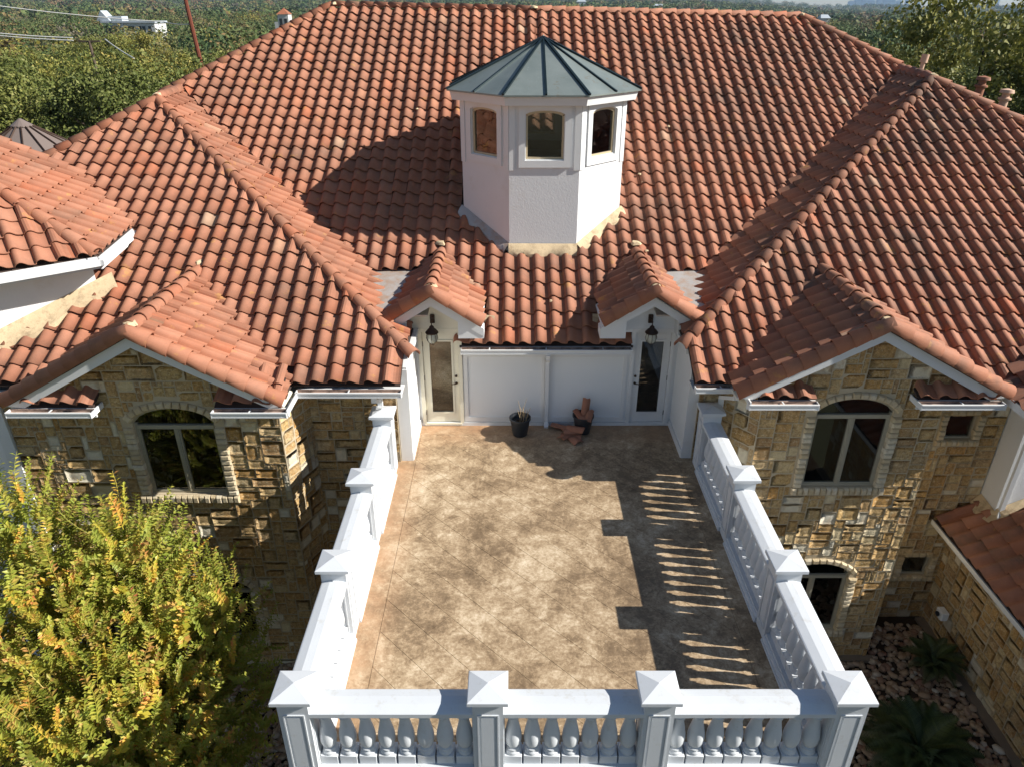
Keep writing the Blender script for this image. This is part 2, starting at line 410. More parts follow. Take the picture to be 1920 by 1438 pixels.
# joined far canopy: crowns as clusters of leaf-clump faces, tinted per crown
def canopy(name, d0, d1, n, per, size, rad, seed, label):
    rg = np.random.default_rng(seed)
    u = rg.uniform(0, 1, n); d = np.exp(np.log(d0) + u * (np.log(d1) - np.log(d0))) if d1 > 900 else np.sqrt(d0 ** 2 + u * (d1 ** 2 - d0 ** 2))
    a = np.radians(rg.uniform(-41, 41, n)); x = d * np.sin(a); y = d * np.cos(a)
    z = np.array([terrain(p, q) for p, q in zip(x, y)])
    sc_ = rg.uniform(.7, 1.3, n) * rad * (1 + (d / d1) * .6); hz = rg.uniform(6.5, 10.5, n)
    pal = np.array([[.085, .115, .035], [.06, .095, .035], [.11, .135, .05], [.14, .145, .055], [.17, .14, .055], [.20, .135, .06], [.17, .105, .055], [.12, .105, .075], [.24, .21, .045], [.075, .11, .04]])
    tc = pal[rg.choice(len(pal), n, p=[.2, .2, .15, .12, .08, .06, .04, .05, .03, .07])]
    q = rg.normal(size=(n, per, 3)); q[..., 2] = np.abs(q[..., 2]) * 1.0 - .15; q /= np.linalg.norm(q, axis=2)[..., None]
    lump = 1 + .22 * np.sin(q[..., 0] * 5 + rg.uniform(0, 6, (n, 1))) * np.cos(q[..., 1] * 4 + rg.uniform(0, 6, (n, 1)))
    P = q * (lump * rg.uniform(.72, 1.05, (n, per)))[..., None] * sc_[:, None, None] * np.array([1, 1, .72])
    P = P + np.stack([x, y, z + hz - .72 * sc_], 1)[:, None, :]
    nn = q + rg.normal(size=q.shape) * .45; nn /= np.linalg.norm(nn, axis=2)[..., None]
    V, F = leaf_cards(P.reshape(-1, 3), nn.reshape(-1, 3), size, rg, .75)
    me = npmesh(name, V, F, M['forest_leaf'])
    at = me.color_attributes.new('tint', 'FLOAT_COLOR', 'POINT')
    cc = np.repeat(tc, per * 4, 0); cc = np.concatenate([cc, np.ones((len(cc), 1))], 1).astype(np.float32)
    at.data.foreach_set('color', cc.ravel())
    o = link(name, me); tag(o, label, 'woodland', None, 'stuff')
canopy('woodland', 100, 520, 2300, 190, .33, 4.3, 21, 'mixed green and brown woodland behind the near oaks')
canopy('distant_forest', 480, 4300, 5200, 90, 1.35, 8.5, 22, 'hazy forest of mixed autumn trees reaching the horizon')

# downtown skyline
cid = 0
for (x0, x1, yt, lab) in [(1592, 1601, 3, 'low pale block at the left end of the far skyline'), (1603, 1613, -6, 'slim blue tower left of the widest skyline gap'), (1615, 1624, -14, 'second slim blue tower of the far skyline'), (1628, 1640, 1, 'low bluish block between the slim and broad skyline towers'), (1644, 1652, -10, 'narrow pale tower beside the broad skyline tower'), (1656, 1678, -8, 'broadest blue tower of the far skyline'), (1682, 1691, 2, 'short grey block right of the broadest tower'), (1698, 1706, -12, 'thin blue tower next to the big oak'), (1716, 1724, -4, 'faint tower half behind the big oak crown'), (1765, 1778, -4, 'pale tower just right of the big oak crown'), (1857, 1872, 0, 'lone blue tower standing right of the skyline cluster')]:
    Yd = 6200
    f = lambda p: (p - CX) / FPX * (Yd * math.cos(TILT))
    zt = CH + (HZ - yt) / FPX * Yd * math.cos(TILT) ** 2
    X0, X1 = f(x0), f(x1)
    t = MB(); t.box(X0, X1, Yd, Yd + (X1 - X0), -20, zt); h2 = zt + (zt + 20) * .06
    t.box(X0 + (X1 - X0) * .2, X1 - (X1 - X0) * .25, Yd + 6, Yd + (X1 - X0) * .8, zt, h2)
    for k in range(1, 9): t.box(X0 + (X1 - X0) * (k / 9) - 1, X0 + (X1 - X0) * (k / 9) + 1, Yd - 1.5, Yd + 1, -20, zt - 3)
    o = t.build('skyscraper', M['city']); tag(o, lab, 'skyscraper')

# white apartment building in the trees at upper left
bl = empty('apartment_building', (-118.5, 250, -0.9)); bl.scale = (.84, .84, 1); tag(bl, 'long pale apartment building with dark windows among the trees at upper left', 'building')
MB().box(-9.5, 9.5, 0, 10, -6, 4.2).box(-2.6, -1.8, -.3, 0, -6, 4.4).build('wall', M['far_white'], bl)
MB().box(-10, 10, -.5, 10.4, 4.2, 4.7).box(-8, -3, 2, 7, 4.7, 6.0).add([(-12, 1, 4.7), (-7, 1, 4.7), (-9.8, 1, 7.6), (-12, 6, 4.7), (-7, 6, 4.7), (-9.8, 6, 7.6)], [(0, 1, 2), (5, 4, 3), (0, 2, 5, 3), (1, 4, 5, 2), (0, 3, 4, 1)]).build('roof', M['far_roof'], bl)
wm = MB().box(-.55, .55, -.08, .1, 0, 1.7).mesh('window', M['far_glass'])
for i, xx in enumerate((-8.6, -7.2, -5.8, -4.4, -1.2, 0, 1.3, 4, 5.4, 7.6)):
    for zz in (1.6, -1.4): link('window', wm, bl, T(xx, 0, zz))
bl2 = empty('villa', (-53.6, 190, -1.0)); bl2.scale = (.62, .62, 1); tag(bl2, 'small white villa with a red roof just left of the ridge end', 'building')
MB().box(-2, 2, 0, 5, -6, 7.2).box(-3.4, -2, 0, 4, -6, 5.6).build('wall', M['far_white'], bl2)
MB().add([(-2.3, -.3, 7.2), (2.3, -.3, 7.2), (2.3, 5.3, 7.2), (-2.3, 5.3, 7.2), (0, 2.5, 8.5)], [(0, 1, 4), (1, 2, 4), (2, 3, 4), (3, 0, 4), (0, 3, 2, 1)]).build('roof', M['tile'], bl2)
link('window', wm, bl2, T(-.9, 0, 4.6)); link('window', wm, bl2, T(.9, 0, 4.6))
for i, (xp, yp, Yd, lab) in enumerate([(1235, 12, 900, 'tiny white house in the far trees above the middle of the ridge'), (1090, 4, 1100, 'tiny pale house in the far trees above the cupola'), (1552, 35, 500, 'tiny white house in the far trees beyond the right hip'), (920, 15, 700, 'small white house peeping over the ridge left of the cupola')]):
    xx = (xp - CX) / FPX * (Yd * .8876); zz = CH + (HZ - yp) / FPX * Yd * .788
    hb = empty('far_house', (xx, Yd, zz - 5)); tag(hb, lab, 'house')
    k = Yd / 700
    MB().box(-4 * k, 4 * k, 0, 6, 0, 5).build('wall', M['far_white'], hb)
    MB().add([(-4.4 * k, -.4, 5), (4.4 * k, -.4, 5), (4.4 * k, 6.4, 5), (-4.4 * k, 6.4, 5), (-3 * k, 3, 7), (3 * k, 3, 7)], [(0, 1, 5, 4), (1, 2, 5), (2, 3, 4, 5), (3, 0, 4), (0, 3, 2, 1)]).build('roof', M['far_roof'], hb)

# poles and wires
pl = empty('utility_pole', (-27.75, 70, -6)); tag(pl, 'reddish brown utility pole leaning above the trees at upper left', 'pole')
MB().tube([(.9, 0, 0), (0, 0, 12.5), (-.3, 0, 17.5)], [.24, .18, .15], 8).build('post', M['pole_wood'], pl, True)
MB().box(-1.4, 1.6, -.08, .08, 14.6, 14.8).build('crossarm', M['pole_wood'], pl)
ins = MB().lathe([(.05, 0), (.09, .05), (.05, .1), (.08, .15), (.03, .22)], 8).mesh('insulator', M['wire'], True)
for xx in (-1.2, 0.1, 1.4): link('insulator', ins, pl, T(xx, 0, 14.8))
p2 = empty('utility_pole', (-21.1, 40, -5)); tag(p2, 'short dark utility pole top with a crossarm among the left oaks', 'pole')
MB().tube([(0, 0, 0), (0, 0, 11.3)], [.09, .07], 8).build('post', M['bark'], p2, True)
MB().box(-.55, .55, -.04, .04, 11.22, 11.30).build('crossarm', M['bark'], p2)
def wire(a, b, sag, lab, r=.028):
    pts = [tuple(Vector(a).lerp(Vector(b), t / 10) - Vector((0, 0, sag * 4 * (t / 10) * (1 - t / 10)))) for t in range(11)]
    tag(MB().tube(pts, r, 5).build('power_line', M['wire']), lab, 'wire')
wire((-46, 70, 8.1), (-31, 72, 6.6), .15, 'pale power line sagging from the left edge towards the apartment building', .04)
wire((-31, 72, 6.6), (-27.7, 70, 6.45), .1, 'pale power line between the apartment building and the leaning pole', .04)
wire((-27.7, 70, 8.75), (-38, 60, 8.85), .2, 'pale power line running left from the top of the leaning pole', .035)
wire((-27.7, 70, 8.6), (-24, 75, 8.6), .25, 'pale drooping line right of the leaning pole', .035)
wire((-27, 40, 6.78), (-21.9, 40, 6.42), .06, 'upper of two parallel power lines reaching the short pole from the left')
wire((-27, 40, 6.68), (-21.9, 40, 6.30), .06, 'lower of two parallel power lines reaching the short pole from the left')
wire((-20.3, 40, 6.36), (-18.1, 38, 5.6), .05, 'short power line running down to the right from the short pole')

# ================================================================== HOUSE
HOUSE = empty('house', (0, 0, GZ)); tag(HOUSE, 'large stone and stucco house under a red clay tile roof with a white cupola', 'house')
HI = Matrix.Translation((0, 0, -GZ))
def hlink(name, me, parent=None, mw=None):
    """link under house (or under a part whose own matrix is identity in the house frame)"""
    o = bpy.data.objects.new(name, me); col.objects.link(o)
    mw = mw if mw is not None else Matrix.Identity(4)
    if parent is None: o.parent = HOUSE; o.matrix_local = HI @ mw
    else: o.parent = parent; o.matrix_local = mw
    return o
def hb(mb, name, mat, parent=None, smooth=False): return hlink(name, mb.mesh(name, M[mat] if isinstance(mat, str) else mat, smooth), parent)

# ---- roof tiles
TW, TE = .32, .39
TPROF = [(-.004, .002), (.008, .040), (.034, .078), (.075, .097), (.118, .087), (.158, .056), (.195, .024), (.240, .008), (.290, .004), (.326, .010)]
LIFT = .052; TH = .014
def tile_template(jit=0):
    P = TPROF; n = len(P); L = TE + .06
    vs = [(x, 0, z + LIFT) for x, z in P] + [(x, L, z + .002) for x, z in P] + [(x, 0, z + LIFT - TH) for x, z in P] + [(x, .10, z + LIFT - TH - .008) for x, z in P]
    fs = [(i, i + 1, i + 1 + n, i + n) for i in range(n - 1)]
    fs += [(i + 2 * n, i + 1 + 2 * n, i + 1, i) for i in range(n - 1)]
    fs += [(3 * n + i, 3 * n + i + 1, 2 * n + i + 1, 2 * n + i) for i in range(n - 1)]
    return vs, fs
TV, TF = tile_template(); TVn = np.array(TV)
def clip_poly(poly, pl):
    out = []; a, b, c = pl; n = len(poly)
    for i in range(n):
        p, q = poly[i], poly[(i + 1) % n]
        dp = a * p[0] + b * p[1] + c; dq = a * q[0] + b * q[1] + c
        if dp >= 0: out.append(p)
        if (dp >= 0) != (dq >= 0):
            t = dp / (dp - dq); out.append(tuple(p[k] + (q[k] - p[k]) * t for k in range(3)))
    return out
TILES = []   # (screen size, slope part index, matrix or (verts, faces))
ROOFS = []
def slope(name, O, g, u0, u1, v1, clips, keep=None, pitch=.54, warp=None, v0=0, deck=None, rag=0, dclips=()):
    gx, gy = g; s = math.sqrt(1 + pitch * pitch)
    U = Vector((gx / s, gy / s, pitch / s)); A = Vector((gy, -gx, 0)); Nn = A.cross(U)
    O = Vector(O); ridx = len(ROOFS)
    # underlay deck polygon, clipped in plan
    if deck is not False:
        a = A * u0; poly = [tuple(O + A * (u0 if i in (0, 3) else u1) + U * (v0 if i < 2 else v1) - Nn * .02) for i in range(4)]
        for cpl in list(clips) + list(dclips): poly = clip_poly(poly, cpl)
        if warp: poly = [warp(p) for p in poly]
        m = MB(); n = len(poly); m.v = list(poly) + [tuple(Vector(p) - Nn * .03) for p in poly]
        m.f = [tuple(range(n)), tuple(range(2 * n - 1, n - 1, -1))] + [(i, i + n, (i + 1) % n + n, (i + 1) % n) for i in range(n)]
        part = hb(m, name, 'underlay')
    else: part = None
    ROOFS.append(part)
    rdm = random.Random(hash(name) % 1000 + len(name)); k0 = int(round(v0 / TE)); k1 = int(math.ceil(v1 / TE)); c0 = int(math.floor(u0 / TW)); c1 = int(math.ceil(u1 / TW))
    for k in range(k0, k1):
        for c in range(c0, c1):
            ctr = O + A * ((c + .5) * TW) + U * ((k + .5) * TE)
            if keep and not keep(ctr): continue
            vals = [a * ctr.x + b * ctr.y + cc for a, b, cc in clips]
            if min(vals) < -.45: continue
            j = (rdm.gauss(0, .005), rdm.gauss(0, .010), abs(rdm.gauss(0, .004))); ang = rdm.gauss(0, .016)
            Mx = Matrix((( A.x, U.x, Nn.x, 0), (A.y, U.y, Nn.y, 0), (A.z, U.z, Nn.z, 0), (0, 0, 0, 1)))
            Mx = Matrix.Translation(O + A * (c * TW + j[0]) + U * (k * TE + j[1]) + Nn * j[2]) @ Mx @ RZ(ang)
            if rdm.random() < .012: Mx = Mx @ T(0, -.03, .004) @ RZ(rdm.uniform(-.06, .06))
            if warp: Mx = Matrix.Translation((0, 0, warp(ctr)[2] - ctr.z)) @ Mx
            cw = Mx @ Vector((.16, .2, .05)); q = px(*cw)
            if q[0] < -70 or q[0] > 1990 or q[1] > 1520 or q[1] < -40: 
                if q[0] < -500 or q[0] > 2500: continue
                size = 0
            else: size = 1 / q[2]
            if min(vals) > .34: TILES.append((size, ridx, Mx, None))
            else:
                vs = [tuple(Mx @ Vector(v)) for v in TV]; nv = []; nf = []
                for f in TF:
                    poly = [vs[i] for i in f]
                    for cpl in clips:
                        if poly: poly = clip_poly(poly, cpl)
                    if len(poly) >= 3:
                        nf.append(tuple(range(len(nv), len(nv) + len(poly)))); nv += poly
                if nf: TILES.append((size * (.5 if len(nf) < 14 else 1), ridx, None, (nv, nf)))
    return part
def warpM(p):
    t = max(0, (p[1] - 13.05) / 10.75); return (p[0], p[1], p[2] - (p[0] - 1) * .0215 * t)
PY = .54
def under(c, xs, zr_, half, p):
    return any(abs(c.x - x) < half + .02 and zr_ - p * abs(c.x - x) > c.z + .10 for x in xs)
VS = math.sqrt(1 + PY * PY)
# main slope
slope('roof_slope', (.44, 13.05, 1.87), (0, 1), -16, 18, 10.72 * VS,
      [(1, -1, 29.0), (-1, -1, 32.18), (1, 1, -11.66), (-1, 1, -10.53), (0, -1, 23.80)],
      keep=lambda c: ((c.y > 14.66) or (-1.02 < c.x < 2.40)) and not (c.y > 13.7 and under(c, (-1.53, 2.68), 3.06, .93, .62)) and not (abs(c.x - .665) < 1.78 and abs(c.y - 17.05) < 1.80 and abs(c.x - .665) + abs(c.y - 17.05) < 2.5), warp=warpM, dclips=[(0, 1, -14.70)])
hb(MB().add([(-1.04, 13.09, 1.83), (2.40, 13.09, 1.83), (2.40, 14.9, 2.826), (-1.04, 14.9, 2.826), (-1.04, 13.09, 1.80), (2.40, 13.09, 1.80), (2.40, 14.9, 2.79), (-1.04, 14.9, 2.79)], [(0, 1, 2, 3), (7, 6, 5, 4), (0, 4, 5, 1), (1, 5, 6, 2), (2, 6, 7, 3), (3, 7, 4, 0)]), 'roof_deck', 'underlay')
# left wing front, its inner side slope; right wing front, its inner side slope
slope('roof_slope', (-1.98, 11.38, 1.86), (0, 1), -16, 0.0, 7.3 * VS, [(-1, -1, 10.12), (1, -1, 27.16), (-1, 0, -1.95)], keep=lambda c: not under(c, (-6.2,), 3.12, 2.36, .54) and not (c.y < 11.7 and -8.3 < c.x < -4.0))
slope('roof_slope', (-1.28, 11.0, 1.87), (-1, 0), 0, 10, 7.4 * VS, [(1, 1, -10.12), (-1, -1, 11.87), (-1, 0, -1.93), (1, 0, 8.60)], v0=0, keep=lambda c: c.x < -1.9)
slope('roof_slope', (3.24, 11.38, 1.86), (0, 1), 0, 16, 8.0 * VS, [(1, -1, 9.0), (-1, -1, 29.75), (1, 0, -3.22), (-1, 1, -2.7)], keep=lambda c: not under(c, (6.15,), 3.15, 2.32, .54) and not (c.y < 11.7 and 4.4 < c.x < 8.1))
slope('roof_slope', (2.40, 21.8, 1.87), (1, 0), 0, 10, 8.1 * VS, [(-1, 1, -9.0), (1, -1, 10.77), (1, 0, -3.2), (-1, 0, 10.42)], keep=lambda c: c.x > 3.2)
slope('roof_slope', (8.55, 14.6, 1.80), (1, 0), 0, 9, 5 * VS, [(1, -1, 2.8), (1, 0, -8.5)])
# gables
def gable(xr, zr, half, y0, zoff=0):
    zE = zr - .54 * half
    slope('gable_roof_slope', (xr - half, y0 + 6.4, zE), (1, 0), 0, 6.4, half * VS, [(0, 1, -y0), (-1, 0, xr), (1, -1, 11.4 + (zE - 1.87) / .54 - (xr - half) + .12)])
    slope('gable_roof_slope', (xr + half, y0, zE), (-1, 0), 0, 6.4, half * VS, [(0, 1, -y0), (1, 0, -xr), (-1, -1, 11.4 + (zE - 1.87) / .54 + (xr + half) + .12)])
gable(-6.2, 3.12, 2.32, 10.72); gable(6.15, 3.15, 2.28, 10.92)
def dormer(xr, zr, half, y0, p=.62):
    s = math.sqrt(1 + p * p); zE = zr - p * half; yb = lambda z: 13.05 + (z - 1.87) / .54
    k = p / .54
    slope('dormer_roof_slope', (xr - half, y0 + 4.2, zE), (1, 0), .0, 4.2, half * s, [(0, 1, -y0), (-1, 0, xr), (k, -1, yb(zE) - k * (xr - half) + .1)], pitch=p)
    slope('dormer_roof_slope', (xr + half, y0, zE), (-1, 0), 0, 4.2, half * s, [(0, 1, -y0), (1, 0, -xr), (-k, -1, yb(zE) + k * (xr + half) + .1)], pitch=p)
dormer(-1.53, 3.06, .93, 12.72); dormer(2.68, 3.06, .93, 12.72)
# short returns of the gable eaves
for (xa, xb, y0) in ((-8.3, -7.1, 10.72), (-5.05, -3.95, 10.72), (4.25, 5.2, 10.92), (7.0, 8.3, 10.92)):
    slope('eave_return', (xa, y0, 1.80), (0, 1), 0, xb - xa, .62, [(1, 0, -xa), (-1, 0, xb + .02)], pitch=.5)
# tower roof at upper left (front side and right side)
E1 = Vector((-7.58, 12.83, 3.75)); nA = Vector((-.61, .79)).normalized(); nB = Vector((-.99, -.14)).normalized()
bis = (nA + nB).normalized()
# line of hip A/B: through E1 along bis ; keep side for A
hn = Vector((-bis.y, bis.x)); sgn = 1 if hn.dot(-Vector((nA.y, -nA.x))) > 0 else -1
hA = (sgn * hn.x, sgn * hn.y, -sgn * (hn.x * E1.x + hn.y * E1.y))
slope('tower_roof_slope', E1, tuple(nA), -6.5, 0, 4.6 * VS, [hA])
P1, P2 = Vector((-9.14, 16.27)), Vector((-10.79, 15.9)); dd = (P2 - P1).normalized(); nn = Vector((-dd.y, dd.x))
if nn.y > 0: nn = -nn
hC = (nn.x, nn.y, -nn.dot(P1))
slope('tower_roof_slope', E1, tuple(nB), -.2, 4.4, 4.2 * VS, [(-hA[0], -hA[1], -hA[2]), hC])
# lower right wing roof
slope('low_roof_slope', (8.98, 12.35, -1.86), (1, 0), 0, 10, 5 * VS, [(0, -1, 12.35)])

# vertices with house-local frame -> tiles become objects (nearest 300) and one joined rest
TILES.sort(key=lambda t: -t[0])
tile_me = bpy.data.meshes.new('roof_tile'); tile_me.from_pydata(TV, [], TF); tile_me.materials.append(M['tile'])
tile_me.polygons.foreach_set('use_smooth', [i < len(TPROF) - 1 for i in range(len(TF))])
nind = 0; jv = []; jf = []; jsm = []; off = 0
for (size, ri, Mx, cl) in TILES:
    if nind < 300 and size > 0 and ROOFS[ri] is not None:
        if Mx is not None: hlink('roof_tile', tile_me, ROOFS[ri], Mx)
        else:
            me = bpy.data.meshes.new('roof_tile'); me.from_pydata(cl[0], [], cl[1]); me.materials.append(M['tile']); hlink('roof_tile', me, ROOFS[ri])
        nind += 1
    else:
        if Mx is not None:
            A4 = np.array(Mx); V = TVn @ A4[:3, :3].T + A4[:3, 3]
            jv.append(V); jf += [tuple(i + off for i in f) for f in TF]; jsm += [i < len(TPROF) - 1 for i in range(len(TF))]; off += len(V)
        else:
            V = np.array(cl[0]); jv.append(V); jf += [tuple(i + off for i in f) for f in cl[1]]; jsm += [False] * len(cl[1]); off += len(V)
# weld islands per tile: clipped pieces are merged by distance inside their own mesh part
me = bpy.data.meshes.new('roof_tiles'); me.from_pydata(np.concatenate(jv).tolist(), [], jf); me.materials.append(M['tile'])
me.polygons.foreach_set('use_smooth', jsm)
bm = bmesh.new(); bm.from_mesh(me); bmesh.ops.remove_doubles(bm, verts=bm.verts, dist=.0004); bm.to_mesh(me); bm.free()
o = hlink('roof_tiles', me); o['kind'] = 'stuff'
print('tiles', len(TILES), 'joined faces', len(jf))

# ---- barrel caps along hips, ridges, rakes
def barrel(L, r0, r1, arc=190, n=9, th=.016):
    vs = []; fs = []
    for (y, r) in ((0, r0), (L, r1), (0, r0 - th), (L, r1 - th)):
        for i in range(n):
            a = R(90 + arc / 2 - arc * i / (n - 1)); vs.append((r * math.cos(a), y, r * math.sin(a)))
    for i in range(n - 1): fs += [(i, i + 1, i + 1 + n, i + n), (i + 2 * n, i + 1 + 2 * n, i + 1, i), (3 * n + i, 3 * n + i + 1, 2 * n + i + 1, 2 * n + i)]
    me = bpy.data.meshes.new('ridge_tile'); me.from_pydata(vs, [], fs); me.materials.append(M['tile'])
    me.polygons.foreach_set('use_smooth', [i % 3 == 0 for i in range(len(fs))]); return me
CAP = barrel(.44, .134, .106); RAKE = barrel(.42, .150, .112, 235, 11)
capc = 0
def caps(part, a, b, mesh=CAP, exp=.36, lift=.05, roll=0, name='ridge_tile', tiltx=.045):
    """lay barrel tiles from a (low end, open butt) to b (high end)"""
    a, b = Vector(a), Vector(b); d = b - a; L = d.length; d.normalize()
    X = d.cross(Vector((0, 0, 1))).normalized(); Z = X.cross(d); n = max(1, int(round(L / exp)))
    B = Matrix(((X.x, d.x, Z.x, 0), (X.y, d.y, Z.y, 0), (X.z, d.z, Z.z, 0), (0, 0, 0, 1)))
    for i in range(n):
        p = a + d * (L * i / n) + Z * lift
        m = Matrix.Translation(p) @ B @ RY(roll + random.gauss(0, .02)) @ RX(-tiltx + random.gauss(0, .008)) @ RZ(random.gauss(0, .015))
        hlink(name, mesh, part, m)
Rm = ROOFS[0]
zr = lambda X: 1.87 + .54 * 10.72 - (X - 1) * .0215
caps(Rm, (-5.2, 23.77, zr(-5.2)), (.55, 23.77, zr(.55)), exp=.40, tiltx=.02); caps(Rm, (8.4, 23.77, zr(8.4)), (.75, 23.77, zr(.75)), exp=.40, tiltx=.02)
caps(Rm, (-9.0, 20.0, warpM((-9, 20, 1.87 + .54 * 6.95))[2]), (-5.25, 23.75, zr(-5.2)))
caps(Rm, (10.6, 21.58, warpM((10.6, 21.58, 1.87 + .54 * 8.53))[2]), (8.45, 23.73, zr(8.4)))
WL, WR = ROOFS[1], ROOFS[3]
hz_ = lambda y: 1.87 + .54 * (y - 11.4)
caps(WL, (-1.78, 11.9, hz_(11.9)), (-8.5, 18.62, hz_(18.62)))
caps(WL, (-13.5, 13.66, hz_(13.66)), (-8.6, 18.56, hz_(18.6)))
caps(WL, (-8.62, 20.5, hz_(18.62) + .1), (-8.54, 18.66, hz_(18.62) + .04))
caps(WR, (3.08, 12.08, hz_(12.08)), (10.35, 19.35, hz_(19.35)))
caps(WR, (15.5, 14.25, hz_(14.25)), (10.42, 19.33, hz_(19.35)))
caps(WR, (10.5, 21.3, hz_(19.35) + .1), (10.38, 19.4, hz_(19.35) + .03))
gi = {n: i for i, n in enumerate([])}
GLl, GLr, GRl, GRr = ROOFS[6], ROOFS[7], ROOFS[8], ROOFS[9]
def gcap(part, xr, zr_, half, y0, yb, p, partr):
    caps(part, (xr, y0 + .12, zr_), (xr, yb, zr_), exp=.37)
    caps(part, (xr - half - .04, y0, zr_ - p * (half + .04) + .035), (xr - .05, y0, zr_ + .02), RAKE, .30, .02, R(8), 'rake_tile', .07)
    caps(partr, (xr + half + .04, y0, zr_ - p * (half + .04) + .035), (xr + .05, y0, zr_ + .02), RAKE, .34, .02, R(-8), 'rake_tile', .07)
gcap(GLl, -6.2, 3.13, 2.32, 10.72, 13.75, .54, GLr); gcap(GRl, 6.15, 3.16, 2.28, 10.92, 13.8, .54, GRr)
DLl, DLr, DRl, DRr = ROOFS[10:14]
gcap(DLl, -1.53, 3.07, .93, 12.72, 15.2, .62, DLr); gcap(DRl, 2.68, 3.07, .93, 12.72, 15.2, .62, DRr)
TA, TB = ROOFS[18], ROOFS[19]
caps(TA, E1 + Vector((0, 0, .0)), E1 + Vector((bis.x * 4.6, bis.y * 4.6, .54 * 4.6 * bis.dot(nA))))
zB = lambda p: 3.75 + .54 * (nB.dot(Vector((p[0] - E1.x, p[1] - E1.y))))
q1, q2 = P1 + dd * -.1, P1 + dd * 3.2
caps(TB, (q1.x, q1.y, zB(q1)), (q2.x, q2.y, zB(q2)))
# missing course and metal saddles seen on the hips
def chip(x, y, z, sx, sy, sz, seed, mat, name, part=None, label=None):
    rg = random.Random(seed); v = []; n = 8
    for k in range(n):
        a = 2 * math.pi * k / n; r = rg.uniform(.7, 1.15); v.append((x + sx * r * math.cos(a), y + sy * r * math.sin(a)))
    m = MB(); m.v = [(a, b, z - sz + rg.uniform(-.01, .01)) for a, b in v] + [(x + (a - x) * .75, y + (b - y) * .75, z + rg.uniform(-.3, .3) * sz) for a, b in v] + [(x, y, z + sz * .5)]
    m.f = [(i, (i + 1) % n, (i + 1) % n + n, i + n) for i in range(n)] + [(i + n, (i + 1) % n + n, 2 * n) for i in range(n)] + [tuple(range(n - 1, -1, -1))]
    o = hb(m, name, mat, part, True)
    if label: o['label'] = label
for i, (a, b, c) in enumerate([(-6.2, 10.86, 3.27), (-6.24, 13.95, 3.30), (-1.53, 12.86, 3.20), (-1.55, 15.35, 3.28), (2.68, 12.86, 3.20), (2.7, 15.35, 3.28), (6.15, 11.05, 3.28), (6.2, 14.0, 3.32), (-5.15, 23.7, zr(-5.2) + .12), (8.45, 23.7, zr(8.4) + .12), (.65, 23.7, zr(.6) + .14), (-8.55, 18.7, 5.95), (10.4, 19.4, 6.33)]):
    chip(a, b, c, .13 if i % 2 == 0 else .12, .13, .05, i, 'cement_flash', 'mortar_patch')
chip(-8.75, 20.3, 5.95, .2, .14, .05, 31, 'pan_metal', 'metal_saddle'); chip(10.15, 21.9, 6.50, .2, .14, .05, 32, 'pan_metal', 'metal_saddle')
# step in the tile field near the middle of the ridge: a raised line of cover
for k in range(16, 29):
    y = 13.05 + k * TE / VS; z = warpM((.55, y, 1.87 + .54 * (y - 13.05)))[2]
    if k > 20: hlink('roof_tile', tile_me, Rm, Matrix.Translation((.47, y, z + .035)) @ RX(math.atan(.54)) @ Matrix.Diagonal((.62, 1, 1.0, 1)))

# ---- metal pans beside the dormers
for (xa, xb) in ((-3.25, -1.6), (2.75, 4.45)):
    m = MB(); zp = lambda y: 2.60 + .115 * (y - 12.8); pts = [(xa, 12.82), (xb, 12.82), (xb, 14.86), (xa, 14.86)]
    m.v = [(x, y, zp(y)) for x, y in pts] + [(x, y, zp(y) - .03) for x, y in pts]
    m.f = [(0, 1, 2, 3), (7, 6, 5, 4), (0, 4, 5, 1), (1, 5, 6, 2), (2, 6, 7, 3), (3, 7, 4, 0)]
    hb(m, 'flashing_pan', 'pan_metal')
# tile underlay seen below course cuts is the deck; bits of white flashing at the cut
# ================================================================== CUPOLA
CXc, CYc = .665, 17.05
cup = None
R8 = 1 / math.cos(R(22.5))
def octo(r, z, a0=22.5): return [(CXc + r * R8 * math.cos(R(a0 + 45 * k)), CYc + r * R8 * math.sin(R(a0 + 45 * k)), z) for k in range(8)]
def opening_wall(mb, W, z0, z1, t, ops, topf=None, x0=0, M4=None):
    """wall slab in local x,z, thickness t into +y, with openings (xa,xb,za,zb,rise) (rise = arch height above spring zb)"""
    xs = {x0, W}
    if topf: xs |= set(topf[1])
    for (xa, xb, za, zb, rise) in ops:
        xs |= {xa, xb}
        if rise: xs |= {xa + (xb - xa) * k / 10 for k in range(11)}
    xs = sorted(xs)
    top = topf[0] if topf else (lambda x: z1)
    for a, b in zip(xs[:-1], xs[1:]):
        if b - a < 1e-5: continue
        mid = (a + b) / 2; here = sorted([o for o in ops if o[0] < mid < o[1]], key=lambda o: o[2])
        cur = (z0, z0)
        for (xa, xb, za, zb, rise) in here:
            def arc(x): u = (x - xa) / (xb - xa) * 2 - 1; return zb + rise * math.sqrt(max(0, 1 - u * u * .92)) - rise * math.sqrt(.08) * 0
            mb.prism([(a, cur[0]), (b, cur[1]), (b, za), (a, za)], 0, t, M4)
            cur = (arc(a) if rise else zb, arc(b) if rise else zb)
        ta, tb = top(a + 1e-6), top(b - 1e-6)
        if ta - cur[0] > 1e-3 or tb - cur[1] > 1e-3: mb.prism([(a, cur[0]), (b, cur[1]), (b, tb), (a, ta)], 0, t, M4)
side = 1.75 * 2 * math.tan(R(22.5))
cm = MB(); fm = MB(); tm = MB()
faces = []
